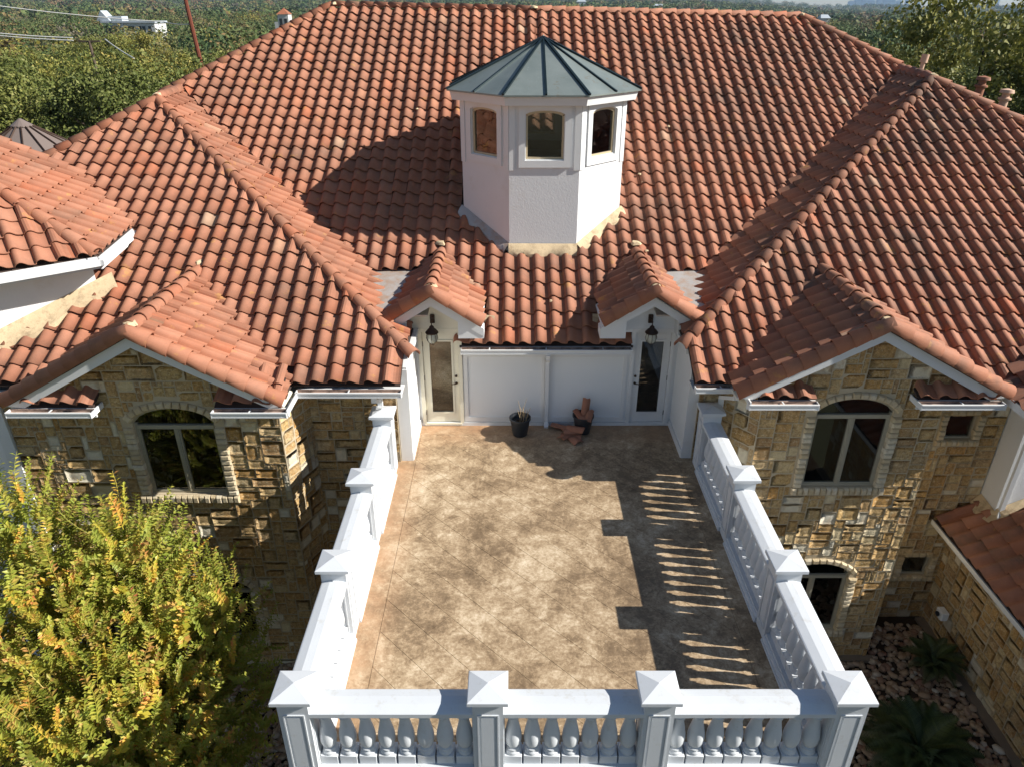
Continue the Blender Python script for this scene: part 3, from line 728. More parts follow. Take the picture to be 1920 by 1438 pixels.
for k in range(8):
    a = R(-90 + 45 * k); c, s = math.cos(a), math.sin(a)
    F4 = Matrix.Translation((CXc + 1.75 * c, CYc + 1.75 * s, 0)) @ RZ(a + math.pi / 2) @ T(-side / 2, 0, 0)
    faces.append(F4)
    opening_wall(cm, side, 2.6, 6.14, .12, [(side / 2 - .385, side / 2 + .385, 5.02, 5.87, .09)], None, 0, F4)
cup = hb(cm, 'cupola', 'stucco'); cup['label'] = 'white eight-sided cupola with arched windows under a grey-green metal cone roof'
for k in range(8):
    F4 = faces[k]
    m = MB(); cxs = side / 2      # raised surround band, corner boards
    opening_wall(m, cxs + .53, 4.86, 6.09, .035, [(cxs - .40, cxs + .40, 5.00, 5.88, .10)], None, cxs - .53, F4 @ T(0, -.035, 0))
    hb(m, 'window_surround', 'white_paint', cup)
    hb(MB().box(.0, .12, -.02, .0, 4.80, 6.09, F4), 'corner_board', 'white_paint', cup); hb(MB().box(side - .12, side, -.02, 0, 4.80, 6.09, F4), 'corner_board', 'white_paint', cup)
    m = MB(); m.box(0, side, -.03, 0, 2.6, 3.16 if k in (0,) else 2.9, F4); hb(m, 'base_board', 'white_paint', cup)
    fr = MB(); ww = .385
    fr.box(cxs - ww, cxs - ww + .04, .03, .09, 5.02, 5.86, F4).box(cxs + ww - .04, cxs + ww, .03, .09, 5.02, 5.86, F4).box(cxs - ww + .04, cxs + ww - .04, .03, .09, 5.02, 5.06, F4)
    for j in range(8):
        def arcp(u, r): return (cxs + u * (ww - r), 5.87 + .09 * math.sqrt(max(0, 1 - u * u * .92)) - r)
        u0, u1 = -1 + j / 4, -1 + (j + 1) / 4
        p = [arcp(u0, .04), arcp(u1, .04), arcp(u1, 0), arcp(u0, 0)]; fr.prism(p, .03, .09, F4)
    hb(fr, 'window_frame', 'frame_tan', cup)
    gl = MB(); gl.box(cxs - ww + .02, cxs + ww - .02, .055, .065, 5.04, 5.97, F4); hb(gl, 'window_pane', 'glass', cup)
# cupola interior floor, ceiling fascia, roof
m = MB(); m.v = octo(1.6, 4.7); m.f = [tuple(range(8))]; m.vprism([(p[0], p[1]) for p in octo(1.6, 0)], 4.66, 4.7); m.v = m.v[8:]; m.f = [tuple(i - 8 for i in f) for f in m.f[1:]]
hb(m, 'cupola_floor', 'cup_interior', cup)
m = MB(); m.vprism([(p[0], p[1]) for p in octo(1.78, 0)], 6.14, 6.20); hb(m, 'soffit', 'white_paint', cup)
fa = MB()
for k in range(8):
    a, b = octo(1.93, 6.07)[k], octo(1.93, 6.07)[(k + 1) % 8]; c, d = octo(1.97, 6.235)[k], octo(1.97, 6.235)[(k + 1) % 8]
    e, f = octo(1.76, 6.07)[k], octo(1.76, 6.07)[(k + 1) % 8]; g2, h2 = octo(1.76, 6.235)[k], octo(1.76, 6.235)[(k + 1) % 8]
    fa.add([a, b, d, c, e, f, h2, g2], [(0, 1, 2, 3), (5, 4, 7, 6), (0, 4, 5, 1), (3, 2, 6, 7)])
hb(fa, 'fascia', 'white_paint', cup)
apex = (CXc, CYc, 7.22)
lo, hi = octo(2.03, 6.245), octo(2.03, 6.275)
for k in range(8):
    m = MB(); A_, B_ = hi[k], hi[(k + 1) % 8]; C_, D_ = lo[k], lo[(k + 1) % 8]
    mid = tuple((A_[i] + B_[i]) / 2 for i in range(3)); mid2 = tuple((C_[i] + D_[i]) / 2 for i in range(3))
    for (P_, Q_, p_, q_) in ((A_, mid, C_, mid2), (mid, B_, mid2, D_)):
        m.add([P_, Q_, apex, p_, q_, (apex[0], apex[1], apex[2] - .04)], [(0, 1, 2), (5, 4, 3), (0, 3, 4, 1), (1, 4, 5, 2), (2, 5, 3, 0)])
    hb(m, 'metal_panel', 'patina', cup)
def seam(p, q, wdt, ht, part, mat, name='standing_seam'):
    p, q = Vector(p), Vector(q); d = (q - p).normalized(); x = d.cross(Vector((0, 0, 1))).normalized() * wdt / 2; z = x.normalized().cross(d) * ht
    m = MB(); m.add([p - x, p + x, q + x, q - x, p - x + z, p + x + z, q + x + z, q - x + z], [(0, 3, 2, 1), (4, 5, 6, 7), (0, 1, 5, 4), (1, 2, 6, 5), (2, 3, 7, 6), (3, 0, 4, 7)])
    m.v = [tuple(v) for v in m.v]; return hb(m, name, mat, part)
for k in range(8):
    seam(hi[k], apex, .05, .035, cup, 'seam_metal')
    mid = tuple((hi[k][i] + hi[(k + 1) % 8][i]) / 2 for i in range(3)); seam(mid, apex, .04, .03, cup, 'seam_metal')
m = MB(); m.lathe([(.19, 7.06), (.2, 7.09), (.02, 7.25), (.01, 7.27)], 8, T(CXc, CYc, 0), R(22.5)); hb(m, 'roof_cap', 'patina', cup)
# cement flashing around the foot of the cupola
def flash_strip(p, q, wdt, seed, mat='cement_flash', name='mortar_flashing', out=(0, -1), n=14, dz=.12, part=None):
    rg = random.Random(seed); m = MB(); p, q = Vector(p), Vector(q); o2 = Vector((out[0], out[1], 0)); 
    for i in range(n + 1):
        b = p.lerp(q, i / n); ww = wdt * rg.uniform(.65, 1.2); e = b + o2 * ww
        zs = lambda v: warpM((v.x, v.y, 1.87 + .54 * (v.y - 13.05)))[2]
        m.v += [(b.x, b.y, zs(b) + dz + .06), (b.x + o2.x * ww * .6, b.y + o2.y * ww * .6, zs(b + o2 * ww * .6) + dz + .02 + rg.uniform(-.01, .012)), (e.x, e.y, zs(e) + dz * .7 + rg.uniform(-.01, .01)), (e.x, e.y, zs(e) - .03)]
    for i in range(n):
        k = i * 4; m.f += [(k, k + 1, k + 5, k + 4), (k + 1, k + 2, k + 6, k + 5), (k + 2, k + 3, k + 7, k + 6)]
    return hb(m, name, mat, part, True)
oc = octo(1.78, 0)
flash_strip((CXc - .74, 15.29, 0), (CXc + .74, 15.29, 0), .17, 1)
flash_strip((CXc + .72, 15.30, 0), (CXc + 1.79, 16.35, 0), .17, 2, out=(.707, -.707))
flash_strip((CXc - 1.79, 16.35, 0), (CXc - .72, 15.30, 0), .17, 3, mat='pan_metal', out=(-.707, -.707))

# ================================================================== WHITE WALLS OF THE TERRACE RECESS
W13 = 13.15
m = MB()
opening_wall(m, 3.30, 0, 2.3, .14, [(-1.80, -1.06, .07, 2.12, 0), (2.43, 3.17, .07, 2.12, 0)], (lambda x: 1.80 if -1.001 < x < 2.371 else 2.3, [-1.0, 2.37]), -1.92, T(0, W13, 0))
wallC = hb(m, 'stucco_wall', 'wall_paint')
m = MB(); m.box(-.95, .62, -.0, .0, 0, 0)
tr = MB()
for (a, b, c, d) in ((-.98, -.90, .20, 1.575), (.60, .66, .20, 1.575), (.76, .82, .20, 1.575), (2.24, 2.32, .20, 1.575), (-.98, .66, .10, .20), (.76, 2.32, .10, .20), (-.98, 2.32, 1.575, 1.66)):
    tr.box(a, b, W13 - .022, W13, c, d)
hb(tr, 'panel_moulding', 'white_paint')
hb(MB().box(-1.9, 3.28, W13 - .03, W13, .0, .075), 'base_board', 'white_paint')
# dormer fronts: gable wall above each door, rake boards, box return
for (xr, nm, sd) in ((-1.53, 'l', 1), (2.68, 'r', -1)):
    m = MB(); m.prism([(xr - .50, 2.12), (xr + .50, 2.12), (xr + .50, 2.52), (xr, 2.83), (xr - .50, 2.52)], W13 - .03, W13 + 1.9)
    part = hb(m, 'dormer_wall', 'cream_paint' if nm == 'l' else 'wall_paint')
    rb = MB()
    for s_ in (-1, 1):
        rb.prism([(xr, 2.80), (xr + s_ * .99, 2.80 - .62 * .99), (xr + s_ * .99, 2.96 - .62 * .99), (xr, 2.98)], 12.76, 12.80)
        rb.prism([(xr, 2.97), (xr + s_ * .97, 2.97 - .62 * .97), (xr + s_ * .97, 3.0 - .62 * .97), (xr, 3.0)], 12.80, 13.9)
    hb(rb, 'rake_board', 'white_paint', None)
    hb(MB().prism([(xr + sd * .5, 2.14), (xr + sd * .99, 2.14), (xr + sd * .99, 2.30), (xr + sd * .5, 2.60)], 12.77, 13.14), 'cornice_return', 'white_paint')
    hb(MB().prism([(xr - sd * .5, 2.14), (xr - sd * .86, 2.20), (xr - sd * .86, 2.36), (xr - sd * .5, 2.60)], 12.83, 13.12), 'flashing_boot', 'white_paint')
# side walls with base board and sloping top
for (xa, xb, y0, xi) in ((-2.12, -1.92, 11.81, -1.92), (3.30, 3.48, 11.9, 3.30)):
    m = MB(); zt = lambda y: min(1.80 + .54 * (y - 11.45), 2.2)
    ys = [y0, 12.1, 14.0]
    for a, b in zip(ys[:-1], ys[1:]):
        m.add([(xa, a, 0), (xb, a, 0), (xb, b, 0), (xa, b, 0), (xa, a, zt(a)), (xb, a, zt(a)), (xb, b, zt(b)), (xa, b, zt(b))], [(0, 3, 2, 1), (4, 5, 6, 7), (0, 1, 5, 4), (1, 2, 6, 5), (2, 3, 7, 6), (3, 0, 4, 7)])
    sw = hb(m, 'stucco_side_wall', 'white_paint')
    hb(MB().box(min(xi, xi + (.025 if xi < 0 else -.025)), max(xi, xi + (.025 if xi < 0 else -.025)), y0, W13 - .03, 0.0, .16), 'base_board', 'white_paint', sw)
    hb(MB().box(xa - .01, xb + .01, y0 - .02, y0, 0, 1.95), 'end_board', 'white_paint', sw)
    # small eave gutter above the recess wall
    gx = xi + (.04 if xi < 0 else -.04)
    hb(MB().box(gx - .045, gx + .045, 12.15, 13.1, 2.10, 2.20), 'gutter', 'white_paint')

# doors
def door(x0, x1, hinge_left, mat, lab):
    fr = MB()
    fr.box(x0 - .06, x0 + .015, W13 - .035, W13 + .06, .07, 2.12).box(x1 - .015, x1 + .06, W13 - .035, W13 + .06, .07, 2.12).box(x0 - .06, x1 + .06, W13 - .035, W13 + .06, 2.12, 2.20).box(x0 - .02, x1 + .02, W13 - .05, W13 + .06, .02, .07)
    f = hb(fr, 'door_frame', mat)
    d = MB(); a, b = x0 + .02, x1 - .02; ga, gb = a + .12, b - .12
    opening_wall(d, b, .075, 2.115, .045, [(ga, gb, .30, 1.92, 0)], None, a, T(0, W13 + .01, 0))
    dd_ = hb(d, 'door', mat); dd_['label'] = lab
    bead = MB()
    for (p, q, r_, s_) in ((ga - .02, ga + .015, .28, 1.94), (gb - .015, gb + .02, .28, 1.94), (ga + .015, gb - .015, .28, .315), (ga + .015, gb - .015, 1.905, 1.94)):
        bead.box(p, q, W13 - .006, W13 + .01, r_, s_)
    hb(bead, 'glazing_bead', mat, dd_)
    hb(MB().box(ga, gb, W13 + .028, W13 + .036, .30, 1.92), 'door_glass', 'glass', dd_)
    hx = (b - .055) if hinge_left else (a + .055); dr = -1 if hinge_left else 1
    h = MB(); h.lathe([(.028, 0), (.028, .012), (.012, .015), (.012, .04)], 10, T(hx, W13 + .01, .98) @ RX(math.pi / 2)); h.tube([(hx, W13 - .035, .98), (hx + dr * .11, W13 - .04, .965)], .009, 6)
    hb(h, 'door_handle', 'bronze', dd_, True)
    h = MB(); h.lathe([(.028, 0), (.026, .02), (.01, .03)], 10, T(hx, W13 + .01, 1.14) @ RX(math.pi / 2)); hb(h, 'deadbolt', 'bronze', dd_, True)
    ex = (a - .004) if hinge_left else (b + .004)
    for zz in (.3, 1.1, 1.85): hb(MB().box(ex - .008, ex + .008, W13 - .012, W13 + .01, zz - .05, zz + .05), 'hinge', 'bronze', dd_)
door(-1.80, -1.06, True, 'cream_paint', 'cream full-glass door left of the panelled terrace wall')
door(2.43, 3.17, False, 'white_paint', 'white full-glass door right of the panelled terrace wall')
# room behind doors (stair landing)
for (a, b) in ((-1.9, -.9), (2.3, 3.28)):
    m = MB(); m.box(a, b, 13.34, 16.2, -.02, 0.0).box(a, b, 16.2, 16.25, 0, 2.3).box(a - .05, a, 13.34, 16.25, 0, 2.3).box(b, b + .05, 13.34, 16.25, 0, 2.3).box(a, b, 13.34, 16.25, 2.3, 2.35)
    hb(m, 'room_lining', 'interior')

# ---- gutters and downspouts
def gutter(x0, x1, y, z, mat='white_paint', ends=True, straps=1.0):
    g_ = MB()
    g_.box(x0, x1, y - .01, y + .008, z - .10, z).box(x0, x1, y - .024, y - .01, z - .022, z).box(x0, x1, y - .018, y - .01, z - .10, z - .08).box(x0, x1, y + .008, y + .12, z - .105, z - .095)
    if ends: g_.box(x0 - .012, x0, y - .02, y + .12, z - .105, z).box(x1, x1 + .012, y - .02, y + .12, z - .105, z)
    go = hb(g_, 'gutter', mat)
    hb(MB().box(x0, x1, y + .12, y + .135, z - .105, z + .0).box(x0, x1, y + .01, y + .12, z - .05, z - .045), 'gutter_lining', 'gutter_lining', go)
    n = max(1, int((x1 - x0) / straps))
    for i in range(n):
        xx = x0 + (x1 - x0) * (i + .5) / n; hb(MB().box(xx - .012, xx + .012, y - .008, y + .12, z - .012, z - .004), 'gutter_strap', 'white_paint', go)
    hb(MB().box(x0, x1, y + .14, y + .17, z - .17, z + .0), 'fascia_board', 'white_paint', go)
    return go
gutter(-1.0, 2.35, 12.92, 1.83)
gutter(-3.8, -1.96, 11.22, 1.79); gutter(3.24, 4.12, 11.26, 1.86)
gutter(-8.5, -7.08, 10.58, 1.76); gutter(-5.05, -3.80, 10.58, 1.76)
gutter(4.05, 5.22, 10.78, 1.80); gutter(6.98, 8.40, 10.78, 1.80)
def gutter_side(x, y0, y1, z, s=1):   # runs along Y
    g_ = MB(); g_.box(x - .012, x + .012, y0, y1, z - .10, z).box(x, x + s * .11, y0, y1, z - .105, z - .095) if s > 0 else g_.box(x - .012, x + .012, y0, y1, z - .10, z).box(x - .11, x, y0, y1, z - .105, z - .095)
    return hb(g_, 'gutter', 'white_paint')
gutter_side(-3.78, 10.58, 11.22, 1.79, -1); gutter_side(4.06, 10.78, 11.26, 1.84, 1)
gutter_side(-7.07, 10.58, 10.95, 1.76, -1); gutter_side(6.97, 10.78, 11.15, 1.80, 1)
def downspout(pts, wdt=.075):
    m = MB()
    for a, b in zip(pts[:-1], pts[1:]):
        a, b = Vector(a), Vector(b); d = (b - a).normalized(); x = Vector((1, 0, 0)); y = d.cross(x).normalized(); x = y.cross(d).normalized()
        h = wdt / 2; g_ = h * .75; q = [(-h, -g_), (h, -g_), (h, g_), (-h, g_)]; a2, b2 = a - d * .02, b + d * .02
        m.add([tuple(a2 + x * u + y * v) for u, v in q] + [tuple(b2 + x * u + y * v) for u, v in q], [(0, 1, 2, 3), (7, 6, 5, 4), (0, 4, 5, 1), (1, 5, 6, 2), (2, 6, 7, 3), (3, 7, 4, 0)])
    return hb(m, 'downspout', 'white_paint')
downspout([(.71, 12.93, 1.70), (.71, 12.95, 1.62), (.71, 13.10, 1.50), (.71, 13.10, .10), (.71, 13.0, .04)], .085)
downspout([(-2.45, 11.28, 1.69), (-2.45, 11.30, 1.58), (-2.42, 11.66, 1.40), (-2.42, 11.70, -4.6)], .09)
downspout([(3.98, 11.3, 1.75), (3.98, 11.33, 1.62), (3.86, 11.74, 1.42), (3.86, 11.78, -4.6)], .09)
# ================================================================== STONE WALLS
STONES = []
def stone_var(seed):
    rg = random.Random(seed); n = 4; v = []; f = []
    for j in range(n + 1):
        for i in range(n + 1):
            edge = i in (0, n) or j in (0, n); x = i / n; z = j / n
            if not edge: x += rg.uniform(-.05, .05); z += rg.uniform(-.05, .05)
            else:
                x += rg.uniform(-.006, .012) if i == 0 else rg.uniform(-.012, .006) if i == n else 0
                z += rg.uniform(-.008, .02) if j == 0 else rg.uniform(-.02, .008) if j == n else 0
            v.append((x, -(.004 if edge else rg.uniform(.010, .024)), z))
    for j in range(n):
        for i in range(n): k = j * (n + 1) + i; f.append((k, k + 1, k + n + 2, k + n + 1))
    rim = [i for i in range(n + 1)] + [j * (n + 1) + n for j in range(1, n + 1)] + [n * (n + 1) + i for i in range(n - 1, -1, -1)] + [j * (n + 1) for j in range(n - 1, 0, -1)]
    cor = [0, n, n * (n + 1) + n, n * (n + 1)]
    b = len(v); v += [(v[i][0], .0, v[i][2]) for i in cor]
    # four side faces between rim corners and the back corners
    f += [tuple([b + 1, b] + [i for i in range(0, n + 1)]), tuple([b + 2, b + 1] + [j * (n + 1) + n for j in range(0, n + 1)]), tuple([b + 3, b + 2] + [n * (n + 1) + i for i in range(n, -1, -1)]), tuple([b, b + 3] + [j * (n + 1) for j in range(n, -1, -1)])]
    return v, f
SV = [stone_var(s) for s in range(10)]
stone_me = []
for v, f in SV:
    me = bpy.data.meshes.new('stone'); me.from_pydata(v, [], f); me.materials.append(M['stone'])
    me.polygons.foreach_set('use_smooth', [i < 16 for i in range(len(f))]); stone_me.append(me)
CELL = .098
def stonework(F4, x0, x1, z0, z1, ok, seed, part, max_w=5):
    rg = random.Random(seed); nx = int((x1 - x0) / CELL); nz = int((z1 - z0) / CELL); cx_ = (x1 - x0) / nx; cz = (z1 - z0) / nz
    occ = [[not ok(x0 + (i + .5) * cx_, z0 + (j + .5) * cz) for i in range(nx)] for j in range(nz)]
    for j in range(nz):
        for i in range(nx):
            if occ[j][i]: continue
            h = rg.choice([1, 2, 2, 2, 3, 3]); ww = rg.choice([2, 3, 3, 4, 4, 5][:max_w + 1]) if h > 1 else rg.choice([1, 2, 3, 4])
            if h == 3 and rg.random() < .15: ww = rg.choice([1, 2])
            while h > 1 and (j + h > nz or occ[j + h - 1][i]): h -= 1
            wd = 1
            while wd < ww and i + wd < nx and all(not occ[jj][i + wd] for jj in range(j, min(j + h, nz))): wd += 1
            for jj in range(j, min(j + h, nz)):
                for ii in range(i, i + wd): occ[jj][ii] = True
            g_ = .019; X, Z = x0 + i * cx_ + g_ / 2, z0 + j * cz + g_ / 2; Wd, Hd = wd * cx_ - g_, h * cz - g_
            mt = F4 @ T(X, rg.uniform(-.008, .006), Z) @ Matrix.Diagonal((Wd, rg.uniform(.75, 1.25), Hd, 1))
            c = mt @ Vector((.5, 0, .5)); q = px(*c); n_ = (F4.to_3x3() @ Vector((0, -1, 0)))
            vis = -30 < q[0] < 1950 and 600 < q[1] < 1470 and n_.dot(Vector((0, 0, CH)) - c) > 0
            if -2.6 < c.x < 3.7 and c.z < -.3: vis = False      # behind the terrace
            size = Wd * Hd / q[2] ** 2 if vis else 0
            STONES.append((size, part, mt, rg.randrange(10)))
def gsign(o, x, z):   # inside an opening plus its trim ring
    xa, xb, za, zb, rise, t = o
    if xa - t < x < xb + t and za - t * .9 < z < zb: return True
    if zb <= z and rise:
        u = (x - (xa + xb) / 2) / ((xb - xa) / 2 + t)
        if abs(u) < 1 and z < zb + (rise + t) * math.sqrt(1 - u * u * .92) + .01: return True
    return False
def trim(F4, o, part, step=.105, dep=.055):
    xa, xb, za, zb, rise, t = o; rg = random.Random(int(xa * 100)); th = t - .02
    def blk(mt): 
        m = MB(); a, b, c = .5, .5, .5; h = .14
        m.add([(-a, 0, -c), (a, 0, -c), (a, 0, c), (-a, 0, c), (-a, -.75, -c), (a, -.75, -c), (a, -.75, c), (-a, -.75, c), (-a + h, -1, -c + h * 1.4), (a - h, -1, -c + h * 1.4), (a - h, -1, c - h * 1.4), (-a + h, -1, c - h * 1.4)],
              [(0, 1, 5, 4), (1, 2, 6, 5), (2, 3, 7, 6), (3, 0, 4, 7), (4, 5, 9, 8), (5, 6, 10, 9), (6, 7, 11, 10), (7, 4, 8, 11), (8, 9, 10, 11)])
        return m
    if 'blk' not in M: M['blk'] = blk(None).mesh('trim_stone', M['trim_stone'])
    n = int((zb - za) / step)
    for k in range(n):
        zz = za + (k + .5) * (zb - za) / n
        for s_, xx in ((-1, xa - th / 2), (1, xb + th / 2)):
            hlink('trim_stone', M['blk'], part, F4 @ T(xx + rg.uniform(-.01, .01), .07, zz) @ Matrix.Diagonal((th + rg.uniform(-.01, .025), .07 + dep + rg.uniform(-.008, .012), (zb - za) / n - .008, 1)))
    if rise:
        cx_ = (xa + xb) / 2; hw = (xb - xa) / 2 + th / 2; pts = []
        K = 13 if hw > .5 else 6
        for k in range(K + 1):
            a = math.pi * (k / K); u = -math.cos(a); pts.append((cx_ + hw * u, zb + (rise + th / 2) * math.sqrt(max(0, 1 - u * u * .92)) - .0))
        # even spacing along the curve
        seg = [math.dist(p, q) for p, q in zip(pts[:-1], pts[1:])]; L = sum(seg); nb = max(3, int(L / .135)); acc = 0
        def at(s):
            for (p, q, l) in zip(pts[:-1], pts[1:], seg):
                if s <= l: return (p[0] + (q[0] - p[0]) * s / l, p[1] + (q[1] - p[1]) * s / l, math.atan2(q[1] - p[1], q[0] - p[0]))
                s -= l
            return (pts[-1][0], pts[-1][1], 0)
        for k in range(nb):
            x, z, a = at(L * (k + .5) / nb)
            hlink('trim_stone', M['blk'], part, F4 @ T(x, .07, z) @ RY(-a) @ Matrix.Diagonal((L / nb - .01, .07 + dep + rg.uniform(-.008, .01), th * .78 + rg.uniform(-.02, .015), 1)))
    else:
        nb = int((xb - xa) / .13)
        for k in range(nb): hlink('trim_stone', M['blk'], part, F4 @ T(xa + (k + .5) * (xb - xa) / nb, .07, zb + t / 2) @ Matrix.Diagonal(((xb - xa) / nb - .01, .07 + dep, t * .8, 1)))
    nb = int((xb - xa + 2 * t) / .105)
    for k in range(nb):
        hlink('trim_stone', M['blk'], part, F4 @ T(xa - t + (k + .5) * (xb - xa + 2 * t) / nb, .07, za - t * .45) @ Matrix.Diagonal(((xb - xa + 2 * t) / nb - .012, .07 + dep * 1.3 + rg.uniform(-.01, .012), t * .85, 1)))
def window(F4, o, light, curtain=False, plain=False):
    xa, xb, za, zb, rise, t = o; f = MB(); fw = .04; y0, y1 = .06, .13; tz = zb - .02
    f.box(xa, xa + fw, y0, y1, za, zb + .06, F4).box(xb - fw, xb, y0, y1, za, zb + .06, F4).box(xa + fw, xb - fw, y0, y1, za, za + fw, F4)
    if rise:
        cx_ = (xa + xb) / 2; hw = (xb - xa) / 2
        for j in range(12):
            u0, u1 = -1 + j / 6, -1 + (j + 1) / 6; z_ = lambda u, r: zb + rise * math.sqrt(max(0, 1 - u * u * .92)) - r
            f.prism([(cx_ + u0 * (hw - .0), z_(u0, fw)), (cx_ + u1 * hw, z_(u1, fw)), (cx_ + u1 * hw, z_(u1, 0) + .02), (cx_ + u0 * hw, z_(u0, 0) + .02)], y0 + .005, y1, F4)
        f.box(xa + fw, xb - fw, y0 - .01, y1, tz - .035, tz + .035, F4)
    else: f.box(xa + fw, xb - fw, y0, y1, zb - fw, zb, F4)
    fo = hb(f, 'window', 'frame_taupe')
    if light: fo['label'] = light
    cx_ = (xa + xb) / 2
    if not plain:
        hb(MB().box(cx_ - .03, cx_ + .03, y0 - .01, y1 - .005, za + fw, tz - .035, F4).box(cx_ - .006, cx_ + .006, y0 - .018, y0 - .01, za + fw, tz - .035, F4), 'mullion', 'frame_taupe', fo)
        for (a, b) in ((xa + fw, cx_ - .03), (cx_ + .03, xb - fw)):
            s = MB(); s.box(a, a + .025, y0 + .01, y1 - .01, za + fw, tz - .035, F4).box(b - .025, b, y0 + .01, y1 - .01, za + fw, tz - .035, F4).box(a + .025, b - .025, y0 + .01, y1 - .01, za + fw, za + fw + .022, F4).box(a + .025, b - .025, y0 + .01, y1 - .01, tz - .055, tz - .035, F4)
            hb(s, 'sash', 'frame_taupe', fo)
            hb(MB().box(a + .02, b - .02, y0 + .035, y0 + .043, za + fw + .02, tz - .05, F4), 'window_pane', 'glass', fo)
        pts = [(xa + .02, tz + .05), (xb - .02, tz + .05)] + [(cx_ + (hw - .01) * u, zb + rise * math.sqrt(max(0, 1 - u * u * .92)) - .02) for u in [1 - k / 6 for k in range(13)]]
        hb(MB().prism(pts, y0 + .035, y0 + .043, F4), 'window_pane', 'glass', fo)
    else: hb(MB().box(xa + fw - .01, xb - fw + .01, y0 + .035, y0 + .043, za + fw - .01, zb - fw + .01, F4), 'window_pane', 'glass', fo)
    rm = MB(); a, b, c, d, e = xa - .3, xb + .3, za - .3, zb + rise + .3, 2.2
    rm.box(a, b, e, e + .05, c, d, F4).box(a - .05, a, .3, e, c, d, F4).box(b, b + .05, .3, e, c, d, F4).box(a, b, .3, e, c - .05, c, F4).box(a, b, .3, e, d, d + .05, F4)
    hb(rm, 'room_lining', 'dark_void', fo)
    if curtain:
        for (p, q, s0) in curtain:
            c_ = MB(); n = 14
            for k in range(n + 1):
                x = p + (q - p) * k / n; y = .30 + .03 * math.sin(k * 2.2)
                c_.v += [tuple(F4 @ Vector((x, y, za - .2))), tuple(F4 @ Vector((x, y, zb + rise)))]
            c_.f = [(2 * k, 2 * k + 2, 2 * k + 3, 2 * k + 1) for k in range(n)]
            hb(c_, 'curtain', 'curtain', fo, 'all')
    return fo
def wall(F4, x0, x1, z0, z1, ops, seed, gab=None, back=.3, stones=True):
    m = MB(); topf = None
    if gab:
        cx_, zp, zc_, pit = gab; topf = (lambda x: max(z1, zp - pit * abs(x - cx_)), [cx_, cx_ - (zp - z1) / pit, cx_ + (zp - z1) / pit])
        topf = (topf[0], [v for v in topf[1] if x0 < v < x1])
    opening_wall(m, x1, z0, z1, back, [o[:5] for o in ops], topf, x0, F4)
    part = hb(m, 'stone_wall', 'mortar')
    if stones:
        def ok(x, z):
            if any(gsign(o, x, z) for o in ops): return False
            if z > z1 - .06:
                if not gab: return z < z1
                return z < gab[1] - gab[3] * abs(x - gab[0]) - .08
            return True
        stonework(F4, x0, x1, z0, (gab[1] if gab else z1), ok, seed, part)
    for o in ops: trim(F4, o, part)
    return part
# left bay
FL = T(0, 11.0, 0)
LU = (-6.68, -5.24, -.22, 1.22, .38, .19); LL = (-6.68, -5.24, -3.9, -2.62, .38, .19)
wall(FL, -8.86, -4.08, GZ, 1.70, [LU, LL], 1, (-6.2, 3.02, 0, .54))
window(FL, LU, 'arched double window in the left stone gable reflecting foliage'); window(FL, LL, 'lower left arched window half hidden by the yellow shrub')
def diag(xa, ya, xb, yb):
    a = math.atan2(yb - ya, xb - xa); return T(xa, ya, 0) @ RZ(a), math.hypot(xb - xa, yb - ya)
F4, L = diag(-4.08, 11.0, -3.74, 11.77); wall(F4, 0, L, GZ, 1.70, [], 2)
wall(T(0, 11.75, 0), -3.80, -2.14, GZ, 1.70, [], 3)
# right bay
FRr = T(0, 11.2, 0)
RU = (5.42, 6.80, -.20, 1.32, .36, .18); RL = (5.42, 6.80, -3.86, -2.42, .36, .18)
wall(FRr, 4.42, 7.64, GZ, 1.72, [RU, RL], 4, (6.15, 3.05, 0, .54))
window(FRr, RU, 'arched double window in the right stone gable with a pale curtain inside', [(6.38, 6.78, 0)]); window(FRr, RL, 'lower right arched window near the river stones', [(6.0, 6.75, 0)])
F4, L = diag(3.90, 11.87, 4.42, 11.2); wall(F4, 0, L, GZ, 1.72, [], 5)
wall(T(0, 11.85, 0), 3.48, 3.97, GZ, 1.72, [], 6)
SU = (8.62, 9.22, .10, .66, 0, .14); SLo = (8.62, 9.22, -3.45, -2.92, 0, .14)
wall(T(0, 12.4, 0), 7.66, 9.78, GZ, 1.72, [SU, SLo], 7)
window(T(0, 12.4, 0), SU, 'small upper window beside the pale stucco corner', plain=True); window(T(0, 12.4, 0), SLo, 'small lower window above the sago palms', plain=True)
hb(MB().box(7.42, 7.64, 11.5, 12.4, GZ, 1.7), 'return_wall', 'mortar')
F4 = T(9.45, 12.4, 0) @ RZ(-math.pi / 2)
wall(F4, 0, 8.2, GZ, -1.98, [], 8)
hb(MB().box(9.25, 9.449, 4.2, 12.3, GZ - .1, GZ + .09), 'footing', 'footing'); hb(MB().box(4.3, 7.75, 11.05, 11.2, GZ - .1, GZ + .10), 'footing', 'footing')
STONES.sort(key=lambda t: -t[0])
sv = []; sf = []; ssm = []; off = 0
for k, (size, part, mt, vi) in enumerate(STONES):
    if k < 300: hlink('stone', stone_me[vi], part, mt)
    else:
        v, f = SV[vi]; A4 = np.array(mt); V = np.array(v) @ A4[:3, :3].T + A4[:3, 3]
        sv.append(V); sf += [tuple(i + off for i in ff) for ff in f]; ssm += [i < 16 for i in range(len(f))]; off += len(V)
me = bpy.data.meshes.new('stonework'); me.from_pydata(np.concatenate(sv).tolist(), [], sf); me.materials.append(M['stone']); me.polygons.foreach_set('use_smooth', ssm)
o = hlink('stonework', me); o['kind'] = 'stuff'
print('stones', len(STONES))
